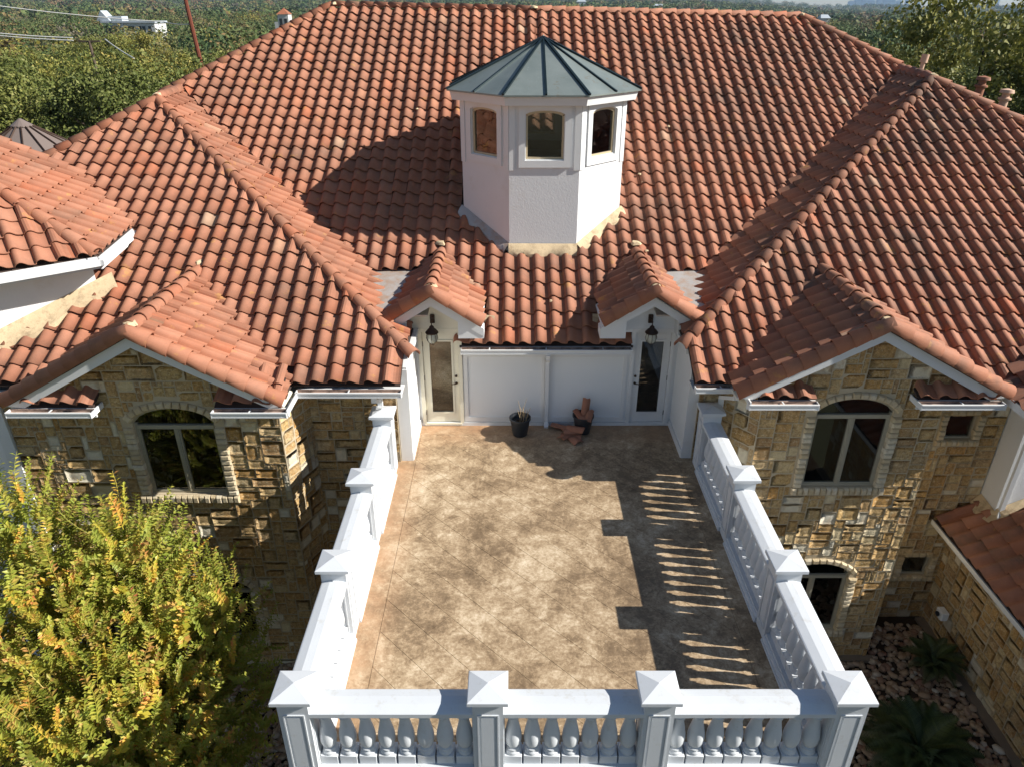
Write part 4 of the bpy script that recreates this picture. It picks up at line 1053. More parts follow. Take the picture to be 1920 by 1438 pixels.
# rake boards and soffits of the gables
for (xr, half, y0, yw, zr_) in ((-6.2, 2.32, 10.72, 11.0, 3.12), (6.15, 2.28, 10.92, 11.2, 3.15)):
    m = MB()
    for s_ in (-1, 1):
        e = half + .02
        m.prism([(xr, zr_ - .24), (xr + s_ * (e - .28), zr_ - .24 - .54 * (e - .28)), (xr + s_ * e, zr_ - .06 - .54 * e), (xr, zr_ - .05)], y0 + .0, y0 + .035)
    hb(m, 'rake_board', 'white_paint')
    m = MB()
    for s_ in (-1, 1): m.prism([(xr, zr_ - .12), (xr + s_ * half, zr_ - .12 - .54 * half), (xr + s_ * half, zr_ - .09 - .54 * half), (xr, zr_ - .09)], y0 + .035, yw + .3)
    hb(m, 'gable_soffit', 'cream_paint')
for (xa, xb, y0, y1, z) in ((-8.45, -7.1, 10.72, 11.0, 1.66), (-5.05, -3.85, 10.72, 11.0, 1.66), (4.1, 5.2, 10.92, 11.2, 1.68), (7.0, 8.35, 10.92, 12.4, 1.68), (-3.85, -1.96, 11.38, 11.75, 1.68), (3.25, 4.1, 11.42, 11.85, 1.72)):
    hb(MB().box(xa, xb, y0, y1, z - .02, z), 'soffit', 'white_paint')
# pale stucco upper wall right of the right bay
hb(MB().box(9.80, 13.5, 11.88, 13.2, -1.6, 1.70), 'stucco_wall', 'stucco')
downspout([(9.88, 11.80, 1.66), (9.88, 11.83, -1.25), (9.80, 11.7, -1.36)], .09)
g_ = MB(); g_.box(8.53, 8.56, 7.8, 11.45, 1.72, 1.86).box(8.53, 8.66, 7.8, 11.45, 1.71, 1.72); hb(g_, 'gutter', 'white_paint')
hb(MB().box(8.70, 8.73, 7.8, 11.9, 1.62, 1.80).box(8.73, 9.8, 7.8, 11.88, 1.66, 1.69), 'fascia_board', 'white_paint')
# lower wing gutter, roof edge
g_ = MB(); g_.box(8.93, 8.95, 4.2, 12.36, -1.96, -1.86).box(8.93, 9.06, 4.2, 12.36, -1.97, -1.955).box(9.06, 9.44, 4.2, 12.39, -2.02, -1.99); hb(g_, 'gutter', 'white_paint')
flash_strip  # (cement at the wall foot)
m = MB(); zl = lambda x: -1.86 + .54 * (x - 8.98)
m.v = [(9.62, 12.38, zl(9.62) + .10), (9.79, 11.86, zl(9.79) + .16), (9.79, 12.38, zl(9.79) + .22), (9.55, 12.1, zl(9.55) + .07), (9.62, 11.7, zl(9.62) + .08), (9.9, 11.66, zl(9.9) + .12), (10.3, 11.74, zl(10.3) + .12), (10.3, 11.87, zl(10.3) + .2), (9.8, 11.87, zl(9.8) + .2)]
m.f = [(0, 3, 1, 2), (3, 4, 5, 1), (5, 6, 7, 8), (1, 5, 8)]; hb(m, 'mortar_flashing', 'cement_flash')
# pale wall and pilaster at the far left
hb(MB().box(-13, -9.05, 11.25, 11.5, GZ, 1.7), 'stucco_wall', 'wall_paint'); hb(MB().box(-9.08, -8.87, 10.95, 11.2, GZ, 1.72), 'pilaster', 'white_paint')
# ---- upper left tower: wall, gutter, fascia, flashing
tA = Vector((nA.y, -nA.x))      # along the front gutter, towards E1 side
wo = .62
W1 = Vector((E1.x, E1.y)) + nA * wo; W1b = W1 + tA * -.05; W0 = W1 - tA * 7
m = MB()
def wq(p, q, z0a, z0b, z1, t=.2):
    m.add([(p.x, p.y, z0a), (q.x, q.y, z0b), (q.x, q.y, z1), (p.x, p.y, z1), (p.x + nA.x * t, p.y + nA.y * t, z0a), (q.x + nA.x * t, q.y + nA.y * t, z0b), (q.x + nA.x * t, q.y + nA.y * t, z1), (p.x + nA.x * t, p.y + nA.y * t, z1)],
          [(0, 1, 2, 3), (5, 4, 7, 6), (0, 4, 5, 1), (3, 2, 6, 7), (1, 5, 6, 2), (4, 0, 3, 7)])
wq(W0, W1b, 0, 0, 3.62)
tw = hb(m, 'tower_wall', 'stucco')
for (wd, z0, z1, out, mat, nm) in ((.03, 3.56, 3.74, .03, 'white_paint', 'fascia_board'),):
    pass
def band(p, q, nrm, o0, o1, z0, z1, name, mat):
    mm = MB(); a = [p - nrm * o1, q - nrm * o1, q - nrm * o0, p - nrm * o0]; mm.vprism([(v.x, v.y) for v in a], z0, z1); return hb(mm, name, mat)
e2 = Vector((E1.x, E1.y)); p0 = e2 - tA * 6.5
band(p0, e2, nA, .12, .135, 3.60, 3.72, 'gutter', 'white_paint'); band(p0, e2, nA, .0, .12, 3.595, 3.61, 'gutter', 'white_paint'); band(p0, e2, nA, -.02, .0, 3.52, 3.74, 'fascia_board', 'white_paint'); band(p0, e2, nA, -.66, -.02, 3.57, 3.59, 'soffit', 'white_paint')
tB = Vector((nB.y, -nB.x)); tB = tB if tB.y > 0 else -tB; p3 = e2 + tB * 2.0
band(e2 + tB * .02, p3, nB, .0, .03, 3.50, 3.73, 'fascia_board', 'white_paint'); band(e2 - tB * .1, p3, nB, .03, .13, 3.60, 3.70, 'gutter', 'white_paint')
# cement band where the tower wall meets the wing roof
m = MB(); rg = random.Random(4); Lw = 16
for i in range(Lw + 1):
    b = W1 + tA * .25 - tA * (i / Lw) * 3.2; zw = lambda v: 1.87 + .54 * (v.y - 11.4) + .05
    ww = .30 * rg.uniform(.7, 1.25); e = b - nA * ww
    m.v += [(b.x, b.y, zw(b) + .20), (e.x + nA.x * ww * .4, e.y + nA.y * ww * .4, zw(e) + .16), (e.x, e.y, zw(e) + .10), (e.x, e.y, zw(e) - .08)]
for i in range(Lw): k = i * 4; m.f += [(k, k + 1, k + 5, k + 4), (k + 1, k + 2, k + 6, k + 5), (k + 2, k + 3, k + 7, k + 6)]
hb(m, 'mortar_flashing', 'cement_flash', None, True)
# clay roof vents behind the right hip
for (x, y, z, h, lab, r) in ((10.55, 20.4, 6.0, .72, 'slim square-headed clay vent nearest the wing apex', 0), (11.75, 19.6, 5.55, .72, 'round-capped clay vent with a dark red hood', 1), (12.25, 19.3, 5.38, .62, 'round-capped clay vent with a pale hood, rightmost', 2)):
    m = MB()
    if r == 0: m.lathe([(.055, 0), (.055, h - .2), (.09, h - .2), (.09, h), (.02, h)], 12, T(x, y, z) @ RY(.1))
    else: m.lathe([(.10, 0), (.10, h - .28), (.15, h - .26), (.15, h - .22), (.09, h - .2), (.09, h - .12), (.17, h - .1), (.15, h - .03), (.02, h)], 14, T(x, y, z) @ RY(.06))
    o = hb(m, 'roof_vent', 'vent_pipe' if r != 1 else 'tile', None, True); o['label'] = lab
# loose chips on the tiles
for i, (xx, yy) in enumerate(((3.0, 17.4), (3.05, 17.15), (2.9, 15.2), (6.9, 13.9), (-2.4, 19.5), (3.9, 19.0), (.8, 13.95), (5.0, 21.0))):
    z_ = warpM((xx, yy, 1.87 + .54 * (yy - 13.05)))[2] if i != 3 else hz_(yy)
    chip(xx, yy, z_ + .12, .045, .06, .02, 60 + i, 'cement_flash', 'mortar_chip')
flash_strip((-1.0, 13.62, 0), (-.35, 13.55, 0), .08, 7, dz=.09, n=8); flash_strip((1.62, 13.60, 0), (2.3, 13.55, 0), .08, 8, dz=.09, n=8)
# body of the house under the roofs, so nothing shows through from the side
hb(MB().box(-8.8, -4.15, 11.45, 22, GZ, 1.6).box(-3.74, -2.2, 12.2, 22, GZ, 1.6).box(3.55, 4.4, 12.2, 22, GZ, 1.6).box(4.4, 7.6, 13.6, 22, GZ, 1.6).box(7.6, 15, 14.8, 22, GZ, 1.6).box(-2.2, 3.55, 13.5, 22, GZ, -.1), 'inner_wall', 'interior')
hb(MB().box(9.75, 14, 4.2, 12.3, GZ, -1.75), 'inner_wall', 'interior')

# ================================================================== TERRACE FLOOR
tf = empty('terrace_floor', (0, 0, 0)); tf['kind'] = 'structure'
XL, XR, YF, YB = -2.36, 3.66, 5.30, 13.18
def tl(mb, name, mat): return link(name, mb.mesh(name, M[mat]), tf)
tl(MB().box(XL - .2, XR + .2, YF - .2, YB, -.30, -.012), 'slab', 'joint')
tl(MB().box(XL - .12, XR + .12, YF - .12, 11.6, -.75, -.30), 'edge_beam', 'rail_paint')
BX0, BX1, BY0, BY1 = -1.86, 3.2, 5.86, 12.75
ca, sa = math.cos(R(45)), math.sin(R(45)); pw, plg = .44, 1.76
npan = 0
def cpoly(poly, pls):
    poly = [(p[0], p[1], 0) for p in poly]
    for q in pls:
        if poly: poly = clip_poly(poly, q)
    return [(p[0], p[1]) for p in poly]
for i in range(-14, 16):
    for j in range(-6, 8):
        gp = .0026; gq = .0014
        u0, u1 = i * pw + gp, (i + 1) * pw - gp; v0, v1 = (j + (i % 2) * .5) * plg + gq, (j + 1 + (i % 2) * .5) * plg - gq
        # strips run from upper left to lower right
        c = [(.66 + u * ca + v * sa, 9.3 + u * sa - v * ca) for u, v in ((u0, v0), (u1, v0), (u1, v1), (u0, v1))]
        c = cpoly(c, [(1, 0, -BX0 - gp), (-1, 0, BX1 - gp), (0, 1, -BY0 - gp), (0, -1, BY1 - gp)])
        if len(c) < 3: continue
        m = MB(); m.vprism(c, -.012, -.0008 * (npan % 3)); tl(m, 'floor_panel', 'floor'); npan += 1
for (a, b, c, d) in ((XL + .1, BX0 - .004, BY0, BY1), (BX1 + .004, XR - .05, BY0, BY1), (XL + .1, XR - .05, YF + .1, BY0 - .004), (XL + .1, XR - .05, BY1 + .004, YB)):
    tl(MB().box(a, b, c, d, -.012, 0), 'floor_panel', 'floor')
print('panels', npan)
# piers carrying the terrace
for (x, y) in ((-2.2, 5.5), (3.5, 5.5), (-2.2, 9.2), (3.5, 9.2)):
    tl(MB().box(x - .22, x + .22, y - .22, y + .22, GZ, -.75), 'pier', 'stucco')

# ================================================================== BALUSTRADE
bal = empty('balustrade', (0, 0, 0)); tag(bal, 'white balustrade with panelled posts and bulbous balusters around the terrace', 'balustrade')
posts = [(-2.35, 5.445), (-.26, 5.445), (1.585, 5.445), (3.65, 5.445), (3.65, 7.465), (3.65, 9.5), (3.65, 11.58), (-2.35, 7.465), (-2.35, 9.42), (-2.35, 11.45)]
h = .165
pm = MB()
pm.box(-h + .0, h, -h, h, -.31, 1.20)
post_me = pm.mesh('post', M['rail_paint'])
fr_ = MB()
for k in range(4):
    rz = RZ(k * math.pi / 2)
    for (a, b, c, d) in ((-.115, -.10, .16, 1.05), (.10, .115, .16, 1.05), (-.10, .10, .16, .175), (-.10, .10, 1.035, 1.05)):
        fr_.box(a, b, -h - .012, -h, c, d, rz)
    fr_.box(-.075, .075, -h - .007, -h, .20, 1.01, rz)
panel_me = fr_.mesh('panel_moulding', M['rail_paint'])
cp = MB(); 
def ring(hw, z): return [(-hw, -hw, z), (hw, -hw, z), (hw, hw, z), (-hw, hw, z)]
prof = [(.165, 1.20), (.18, 1.205), (.19, 1.225), (.205, 1.235), (.218, 1.24), (.218, 1.285), (.21, 1.29)]
vs = []
for r_, z in prof: vs += ring(r_, z)
fs = [(3, 2, 1, 0)]
for j in range(len(prof) - 1): fs += [(4 * j + i, 4 * j + (i + 1) % 4, 4 * j + 4 + (i + 1) % 4, 4 * j + 4 + i) for i in range(4)]
t_ = 4 * (len(prof) - 1); vs.append((0, 0, 1.352)); fs += [(t_ + i, t_ + (i + 1) % 4, len(vs) - 1) for i in range(4)]
cp.add(vs, fs); cap_me = cp.mesh('post_cap', M['rail_paint'])
for (x, y) in posts:
    p = link('post', post_me, bal, T(x, y, 0)); link('panel_moulding', panel_me, p); link('post_cap', cap_me, p)
b_ = MB(); b_.bbox(-.099, .099, -.095, .095, 0, .125, .006)
b_.lathe([(.086, .125), (.090, .14), (.084, .155), (.074, .165), (.070, .18), (.078, .19), (.078, .20), (.058, .212), (.068, .232), (.086, .265), (.095, .31), (.097, .36), (.094, .41), (.084, .47), (.072, .53), (.061, .59), (.055, .64), (.056, .66), (.068, .672), (.068, .688), (.056, .70), (.062, .72), (.074, .735)], 20)
b_.bbox(-.082, .082, -.082, .082, .735, .80, .004)
bal_me = b_.mesh('baluster', M['rail_paint'], True)
RAILP = [(-.165, 1.00), (-.165, 1.055), (-.150, 1.062), (-.05, 1.085), (.05, 1.085), (.150, 1.062), (.165, 1.055), (.165, 1.00), (.13, .99), (.12, .965), (.10, .955), (-.10, .955), (-.12, .965), (-.13, .99)]
BASEP = [(-.20, -.05), (-.20, .035), (-.185, .04), (-.185, .085), (-.165, .10), (-.15, .102), (-.15, .14), (.15, .14), (.15, .102), (.165, .10), (.185, .085), (.185, .04), (.20, .035), (.20, -.05)]
def extr(profile, L):   # profile (y,z), along x
    m = MB(); n = len(profile); m.add([(0, y, z) for y, z in profile] + [(L, y, z) for y, z in profile], [tuple(range(n)), tuple(range(2 * n - 1, n - 1, -1))] + [(i, (i + 1) % n, (i + 1) % n + n, i + n) for i in range(n)]); return m
def bay(p, q, n):
    (xa, ya), (xb, yb) = p, q; a = math.atan2(yb - ya, xb - xa); L = math.hypot(xb - xa, yb - ya) - 2 * h
    F = T(xa, ya, 0) @ RZ(a) @ T(h, 0, 0)
    link('handrail', extr(RAILP, L).mesh('handrail', M['rail_paint']), bal, F)
    link('base_rail', extr(BASEP, L).mesh('base_rail', M['rail_paint']), bal, F)
    st = L / n
    for k in range(n): link('baluster', bal_me, bal, F @ T(st * (k + .5), 0, .14) @ Matrix.Diagonal((1, 1, 1.019, 1)))
bay(posts[0], posts[1], 8); bay(posts[1], posts[2], 7); bay(posts[2], posts[3], 8)
bay(posts[3], posts[4], 8); bay(posts[4], posts[5], 8); bay(posts[5], posts[6], 8)
bay(posts[0], posts[7], 8); bay(posts[7], posts[8], 8); bay(posts[8], posts[9], 8)

# ================================================================== LANTERNS, POTS, TILE RUBBLE
def lantern(x, lab):
    r = empty('wall_lantern', (x, 13.10, 2.0)); tag(r, lab, 'lantern')
    MB().bbox(-.045, .045, -.03, .03, .33, .50, .01).tube([(0, -.03, .43), (0, -.14, .46), (0, -.20, .42), (0, -.20, .35)], .014, 8).build('bracket', M['bronze'], r, True)
    MB().lathe([(.125, .20), (.13, .215), (.085, .27), (.05, .30), (.045, .33), (.015, .36)], 12, T(0, -.20, 0)).build('hood', M['bronze'], r, True)
    MB().lathe([(.03, -.02), (.05, -.01), (.085, .02), (.108, .09), (.098, .16), (.08, .20)], 12, T(0, -.20, 0)).build('glass_shade', M['lglass'], r, True)
    MB().lathe([(.012, .03), (.03, .06), (.034, .10), (.02, .15)], 8, T(0, -.20, 0)).build('bulb', M['wall_paint'], r, True)
    rb = MB()
    for k in range(8):
        a = k * math.pi / 4; rb.tube([(c_ * math.cos(a), -.20 + c_ * math.sin(a), z_) for c_, z_ in ((.034, -.018), (.09, .02), (.113, .09), (.103, .16), (.086, .20))], .005, 4)
    rb.lathe([(.01, -.05), (.03, -.035), (.04, -.015), (.02, -.005)], 8, T(0, -.20, 0)); rb.build('cage_rib', M['bronze'], r, True)
lantern(-1.55, 'bronze wall lantern above the left terrace door'); lantern(2.70, 'bronze wall lantern above the right terrace door')
def pot(x, y, lab):
    r = empty('plant_pot', (x, y, 0)); tag(r, lab, 'pot')
    MB().lathe([(.145, 0), (.15, .01), (.205, .36), (.222, .365), (.222, .40), (.20, .40), (.18, .30), (.175, .295)], 24).build('bucket', M['black_plastic'], r, True)
    MB().lathe([(.17, .27), (.17, .29), (.02, .30)], 16).build('soil', M['soil'], r, True); return r
p1 = pot(.165, 12.78, 'black plastic pot holding bare dry twigs by the terrace wall')
for k in range(9):
    a = k * 2.4; rr = .02 + .008 * k; b = random.uniform(.25, .55); d_ = random.uniform(-.1, .1)
    MB().tube([(.05 + rr * math.cos(a), rr * math.sin(a), .29), (.06 + rr * math.cos(a) * 1.2 + d_ * .4, rr * math.sin(a) * 1.2, .29 + b * .6), (.06 + rr * math.cos(a) + d_, rr * math.sin(a), .29 + b)], [.007, .005, .003], 4).build('twig', M['twig'], p1)
pot(1.46, 12.88, 'black plastic pot filled with broken clay tiles by the terrace wall')
def shard(x, y, z, L, Wd, rx, ry, rz, lab, grp=None):
    n = 6; m = MB(); th = .014; rr = random.Random(int(x * 1000) + int(z * 100)); v = []
    for j, yy in enumerate((-L / 2, 0, L / 2)):
        for i in range(n):
            t = i / (n - 1) - .5; xx = t * Wd * rr.uniform(.92, 1.0); v.append((xx, yy + rr.uniform(-.02, .02) * (1 if j != 1 else 0), .055 * math.cos(t * math.pi * .95)))
    k = len(v); v += [(a, b, c - th) for a, b, c in v]; f = []
    for j in range(2):
        for i in range(n - 1):
            a = j * n + i; f += [(a, a + 1, a + n + 1, a + n), (a + k, a + n + k, a + n + 1 + k, a + 1 + k)]
    bd = list(range(n)) + [2 * n - 1, 3 * n - 1] + list(range(3 * n - 2, 2 * n - 1, -1)) + [n]
    for a, b in zip(bd, bd[1:] + bd[:1]): f.append((a, a + k, b + k, b))
    m.add(v, f); o = m.build('broken_tile', M['tile'], None, True); o.matrix_world = T(x, y, z) @ RZ(rz) @ RY(ry) @ RX(rx)
    tag(o, lab, 'broken tile', grp)
G = 'broken clay tiles piled on the terrace floor'
shard(1.00, 12.98, .05, .36, .22, .0, .35, 1.1, 'paler broken clay tile lying flat between the pot and the wall', G)
shard(1.20, 12.62, .04, .40, .22, 0, 0, 1.4, 'broken clay tile at the bottom of the pile on the terrace', G)
shard(1.28, 12.50, .03, .30, .24, .05, 0, .5, 'broken clay tile at the front edge of the pile on the terrace', G)
shard(1.22, 12.66, .13, .38, .20, .08, .1, 1.75, 'broken clay tile lying across the middle of the pile', G)
shard(1.30, 12.66, .19, .36, .20, -.06, -.1, 1.2, 'topmost broken clay tile of the pile on the terrace', G)
shard(1.08, 12.58, .07, .3, .2, 0, .2, 2.4, 'broken clay tile at the left end of the pile on the terrace', G)
G = 'broken clay tiles standing in the right pot'
shard(1.50, 12.92, .52, .42, .18, 1.25, .25, .3, 'tall broken clay tile sticking up out of the pot', G)
shard(1.38, 12.84, .40, .28, .2, .5, .3, .8, 'broken clay tile leaning at the left rim of the pot', G)
shard(1.55, 12.80, .40, .28, .2, .5, -.3, -.5, 'broken clay tile leaning at the right rim of the pot', G)
shard(1.45, 12.78, .36, .24, .18, .2, .1, 1.6, 'short broken clay tile lying low across the front of the pot', G)

# ================================================================== BROWN METAL TURRET BEHIND
tu = empty('turret', (-19.3, 30, -5)); tag(tu, 'brown metal cone roof of a turret rising behind the left end of the house', 'turret')
def tpt(r, z, k, n=14): a = 2 * math.pi * (k + .5) / n; return (r * math.cos(a), r * math.sin(a), z)
MB().lathe([(2.6, 0), (2.6, 6.9)], 14).build('wall', M['stucco'], tu)
nT = 14
for k in range(nT):
    m = MB(); a, b, c, d = tpt(3.1, 6.85, k), tpt(3.1, 6.85, k + 1), tpt(.33, 8.63, k + 1), tpt(.33, 8.63, k)
    m.add([a, b, c, d] + [(v[0], v[1], v[2] - .06) for v in (a, b, c, d)], [(0, 1, 2, 3), (7, 6, 5, 4), (0, 4, 5, 1), (1, 5, 6, 2), (2, 6, 7, 3), (3, 7, 4, 0)]); m.build('metal_panel', M['turret_metal'], tu)
    sm = MB().tube([tuple(Vector(a) + Vector((0, 0, .03))), tuple(Vector(d) + Vector((0, 0, .03)))], .035, 4); sm.build('standing_seam', M['bronze'], tu)
MB().lathe([(.40, 8.62), (.40, 8.66), (.05, 8.90), (.01, 8.91)], 14).build('roof_cap', M['turret_metal'], tu)

# ================================================================== COURTYARD GROUND, RIVER STONES
yard = MB().box(-9.5, 9.4, 2.0, 12.4, GZ - .2, GZ + .02).build('courtyard_ground', M['soil']); yard['kind'] = 'structure'
ico = bmesh.new(); bmesh.ops.create_icosphere(ico, subdivisions=1, radius=1); IV = np.array([v.co[:] for v in ico.verts]); IF = [tuple(v.index for v in f.verts) for f in ico.faces]; ico.free()
rv = []
for s in range(6):
    rg = np.random.default_rng(s); V = IV * (1 + rg.uniform(-.16, .16, (len(IV), 1))); rv.append(V)
rock_me = []
for V in rv:
    me = bpy.data.meshes.new('river_rock'); me.from_pydata(V.tolist(), [], IF); me.materials.append(M['rock']); me.polygons.foreach_set('use_smooth', [True] * len(IF)); rock_me.append(me)
rocks = []; rg = random.Random(9)
for _ in range(9000):
    if rg.random() < .66: x, y = rg.uniform(3.9, 9.2), rg.uniform(4.6, 12.2)
    else: x, y = rg.uniform(-6.2, -2.6), rg.uniform(6.2, 11.0)
    if x > 7.6 and y > 12.1 or (x < 7.7 and y > 11.0): continue
    s = rg.uniform(.035, .075) * (1.35 if rg.random() < .08 else 1)
    q = px(x, y, GZ)
    if x > 0 and (q[1] > 1500 or q[0] > 1960): continue
    mt = T(x, y, GZ + .02 + s * rg.uniform(.2, .9)) @ RZ(rg.uniform(0, 6.28)) @ RX(rg.uniform(-.3, .3)) @ Matrix.Diagonal((s * rg.uniform(1, 1.6), s, s * rg.uniform(.55, .8), 1))
    vis = x > 0 and q[0] > 1640 - (q[1] - 1300) * .3
    rocks.append((s / q[2] if vis else 0, mt, rg.randrange(6)))
rocks.sort(key=lambda t: -t[0])
V_, F_ = [], []; off = 0; IFn = np.array(IF)
for k, (sz, mt, vi) in enumerate(rocks):
    if k < 300: link('river_rock', rock_me[vi], yard, mt)
    else: A4 = np.array(mt); V_.append(rv[vi] @ A4[:3, :3].T + A4[:3, 3]); F_.append(IFn + off); off += len(IV)
o = link('river_rocks', npmesh('river_rocks', np.concatenate(V_), np.concatenate(F_), M['rock'], True), yard); o['kind'] = 'stuff'
# bigger boulders
for k, (x, y, s) in enumerate(((6.6, 6.7, .2), (7.9, 9.4, .16), (5.3, 10.7, .15))):
    o = link('boulder', rock_me[k], None, T(x, y, GZ + .1) @ Matrix.Diagonal((s * 1.3, s, s * .8, 1))); tag(o, ['tan boulder lying low in the river stones near the front', 'grey boulder in the river stones right of the big palm', 'boulder in the river stones near the right bay'][k], 'boulder')
fl = empty('floodlight', (9.28, 11.6, -3.9)); tag(fl, 'white outdoor floodlight on the lower right stone wall', 'floodlight')
MB().bbox(-.08, .08, -.12, .12, 0, .2, .02).build('housing', M['white_paint'], fl); MB().lathe([(.05, 0), (.06, .03), (.03, .05)], 10, T(-.09, 0, .1) @ RY(-math.pi / 2)).build('lens', M['black_plastic'], fl, True)
# sago palms
def frond_mesh(seed):
    rg = random.Random(seed); m = MB(); L = 1.25; pts = []
    for i in range(9):
        t = i / 8; pts.append((0, L * t * (1 - .12 * t), .42 * math.sin(t * 2.2) * L * .6 - .32 * t * t))
    m.tube(pts, [.014 * (1 - .75 * i / 8) for i in range(9)], 4)
    for i in range(44):
        t = .12 + .88 * i / 44; p = Vector((0, L * t * (1 - .12 * t), .42 * math.sin(t * 2.2) * L * .6 - .32 * t * t)); ln = .24 * math.sin(math.pi * min(.15 + t * .85, 1)) + .04
        for s_ in (-1, 1):
            d = Vector((s_ * .86, .45, .12)).normalized() * ln * rg.uniform(.9, 1.1); w_ = Vector((0, .011, .0))
            m.add([tuple(p - w_), tuple(p + w_), tuple(p + d * .6 + w_ * .9), tuple(p + d + Vector((0, 0, -.02))), tuple(p + d * .6 - w_ * .9)], [(0, 1, 2, 3, 4)])
    return m.mesh('frond', M['palm_leaf'], False, False)
fms = [frond_mesh(s) for s in range(3)]
def palm(x, y, s, lab, nf=46):
    r = empty('sago_palm', (x, y, GZ)); tag(r, lab, 'palm'); rg = random.Random(int(x * 10))
    MB().lathe([(.16, 0), (.18, .1), (.15, .35), (.06, .42)], 12).build('trunk', M['bark'], r, True)
    for k in range(nf):
        el = R(4 + 52 * (k / nf) ** 1.1); link('frond', fms[k % 3], r, T(0, 0, .34) @ RZ(k * 2.39996) @ RX(el) @ RY(rg.uniform(-.3, .3)) @ Matrix.Diagonal((s, s, s, 1)) )
palm(7.35, 8.55, 1.0, 'big dark sago palm in the centre of the shaded river-stone yard'); palm(5.55, 7.15, .85, 'smaller sago palm half hidden behind the corner post of the balustrade', 36); palm(8.75, 10.7, .6, 'small sago palm in the back corner under the floodlight', 26)

# ================================================================== CRAPE MYRTLE
cmy = empty('crape_myrtle', (-6.2, 7.4, GZ)); tag(cmy, 'leafy crape myrtle turning yellow, orange and red left of the terrace', 'tree')
tk = MB()
rg = random.Random(3)
for k in range(7):
    a = k * .9; r = .9 + rg.random() * .6
    tk.tube([(math.cos(a) * .15, math.sin(a) * .15, 0), (math.cos(a) * .5, math.sin(a) * .5, 1.6), (math.cos(a) * r, math.sin(a) * r, 3.1), (math.cos(a) * r * 1.6, math.sin(a) * r * 1.5, 4.6)], [.07, .05, .035, .012], 6)
tk.build('trunk', M['bark'], cmy, True)
def shoot_mesh(seed, flower=False):
    rg = random.Random(seed); m = MB(); L = rg.uniform(.5, .72); n = rg.randrange(11, 15); bend = rg.uniform(-.12, .12)
    P = lambda t: Vector((bend * math.sin(t * 2), bend * t * .5, L * t))
    m.tube([tuple(P(i / 4)) for i in range(5)], [.005, .004, .0035, .003, .002], 3)
    for i in range(n):
        t = .08 + .92 * i / n; ll = .115 * (1 - .38 * t) * rg.uniform(.85, 1.15); ang = rg.uniform(-.35, .35) + (math.pi / 2) * (i % 2) * .35
        for s_ in (-1, 1):
            a = ang + (0 if s_ > 0 else math.pi); out = Vector((math.cos(a), math.sin(a), .55)).normalized(); sd = out.cross(Vector((0, 0, 1))).normalized() * ll * .30; up = sd.cross(out).normalized() * ll * .06
            b = P(t); m.add([tuple(b), tuple(b + out * ll * .5 + sd + up), tuple(b + out * ll - up * 2), tuple(b + out * ll * .5 - sd + up)], [(0, 1, 2), (0, 2, 3)])
    return m.mesh('leafy_shoot', M['myrtle_leaf'], False, False)
shm = [shoot_mesh(s) for s in range(8)]
arrs = []
for me in shm:
    V = np.array([v.co[:] for v in me.vertices]); F = [tuple(p.vertices) for p in me.polygons]; arrs.append((V, F))
sh = []; rg = random.Random(12)
ctr = Vector((-6.35, 7.6, -1.35)); rad = Vector((2.25, 2.3, 3.0))
lobes = [(Vector((-6.5, 7.8, -1.45)), Vector((2.0, 2.0, 2.4))), (Vector((-5.2, 7.6, -1.9)), Vector((1.1, 1.3, 1.9))), (Vector((-6.2, 8.6, -1.0)), Vector((1.5, 1.2, 1.6))), (Vector((-4.9, 6.6, -2.6)), Vector((.9, 1.1, 1.3))), (Vector((-5.6, 6.2, -1.9)), Vector((1.5, 1.3, 2.1))), (Vector((-7.7, 7.8, -.1)), Vector((1.3, 1.6, 1.9))), (Vector((-4.85, 7.9, -1.5)), Vector((.95, 1.2, 1.3))), (Vector((-7.0, 8.3, .9)), Vector((.5, .5, .95))), (Vector((-5.7, 8.4, .35)), Vector((.4, .45, .85))), (Vector((-4.3, 8.1, -.3)), Vector((.45, .5, .6)))]
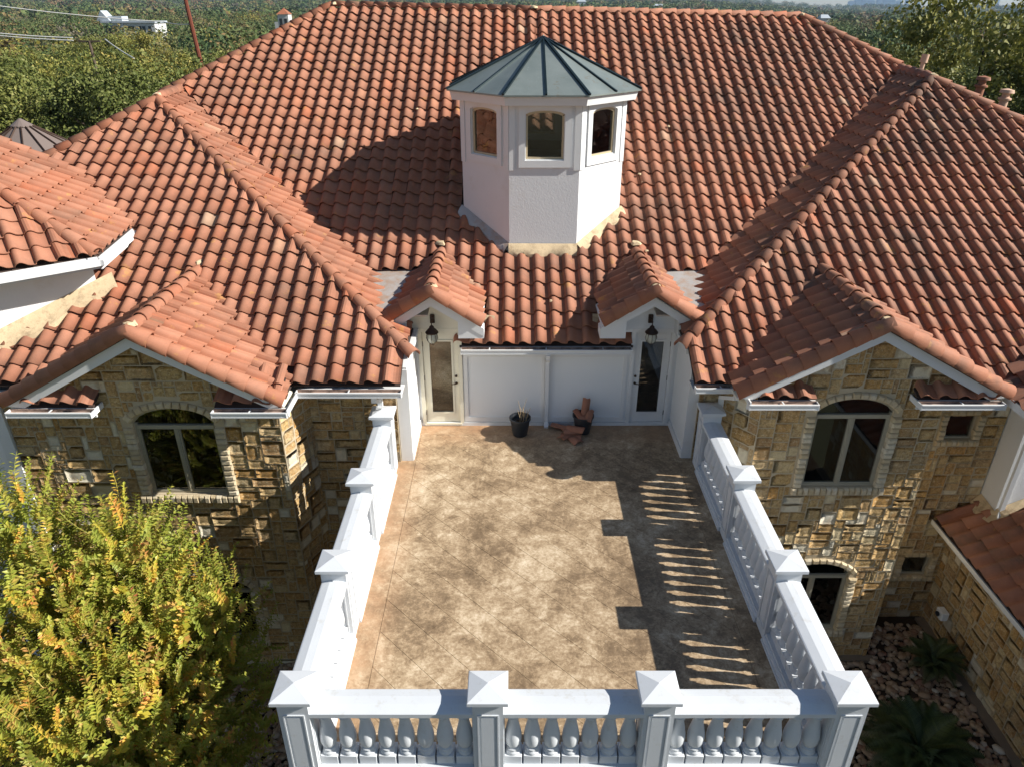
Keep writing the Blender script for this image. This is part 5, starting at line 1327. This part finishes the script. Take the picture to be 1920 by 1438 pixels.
for k in range(3300):
    lc, lr = lobes[rg.choices(range(10), [6, 2, 2.5, 1.4, 3, 3, 1.8, .35, .3, .25])[0]]
    d = Vector((rg.gauss(0, 1), rg.gauss(0, 1), rg.gauss(.25, 1))).normalized(); f = rg.uniform(.45, 1.0) if rg.random() < .8 else rg.uniform(.9, 1.12)
    p = lc + Vector((d.x * lr.x, d.y * lr.y, d.z * lr.z)) * f
    ax = (d * .8 + Vector((rg.gauss(0, .35), rg.gauss(0, .35), .75 + rg.gauss(0, .3)))).normalized(); q = ax.to_track_quat('Z', 'Y').to_matrix().to_4x4()
    s = rg.uniform(.7, 1.15); mt = Matrix.Translation(p) @ q @ RZ(rg.uniform(0, 6.28)) @ Matrix.Diagonal((s, s, s, 1)); qq = px(*p)
    toc = (Vector((0, 0, CH)) - p).normalized(); facing = d.dot(toc)
    sh.append(((f + facing * .4) / qq[2] if 0 < qq[0] < 1920 and qq[1] < 1460 else 0, mt, rg.randrange(8)))
sh.sort(key=lambda t: -t[0]); inv = Matrix.Translation((6.2, -7.4, -GZ)); V_, F_ = [], []; off = 0
for k, (sz, mt, vi) in enumerate(sh):
    mt = inv @ mt
    if k < 290: link('leafy_shoot', shm[vi], cmy, mt)
    else:
        A4 = np.array(mt); V, F = arrs[vi]; V_.append(V @ A4[:3, :3].T + A4[:3, 3]); F_ += [tuple(i + off for i in f) for f in F]; off += len(V)
me = bpy.data.meshes.new('foliage'); me.from_pydata(np.concatenate(V_).tolist(), [], F_); me.materials.append(M['myrtle_leaf'])
o = link('foliage', me, cmy); o['kind'] = 'stuff'

# ================================================================== HAZE
hm = bpy.data.materials.new('haze'); hm.use_nodes = True; hn_ = hm.node_tree; hn_.nodes.clear()
ho = hn_.nodes.new('ShaderNodeOutputMaterial'); pv = hn_.nodes.new('ShaderNodeVolumePrincipled'); pv.inputs['Color'].default_value = (.50, .72, 1, 1); pv.inputs['Density'].default_value = .00009; pv.inputs['Anisotropy'].default_value = .2
hn_.links.new(pv.outputs[0], ho.inputs['Volume'])
hz = MB().box(-7000, 7000, -60, 6900, -90, 420).build('haze', hm); hz['kind'] = 'stuff'
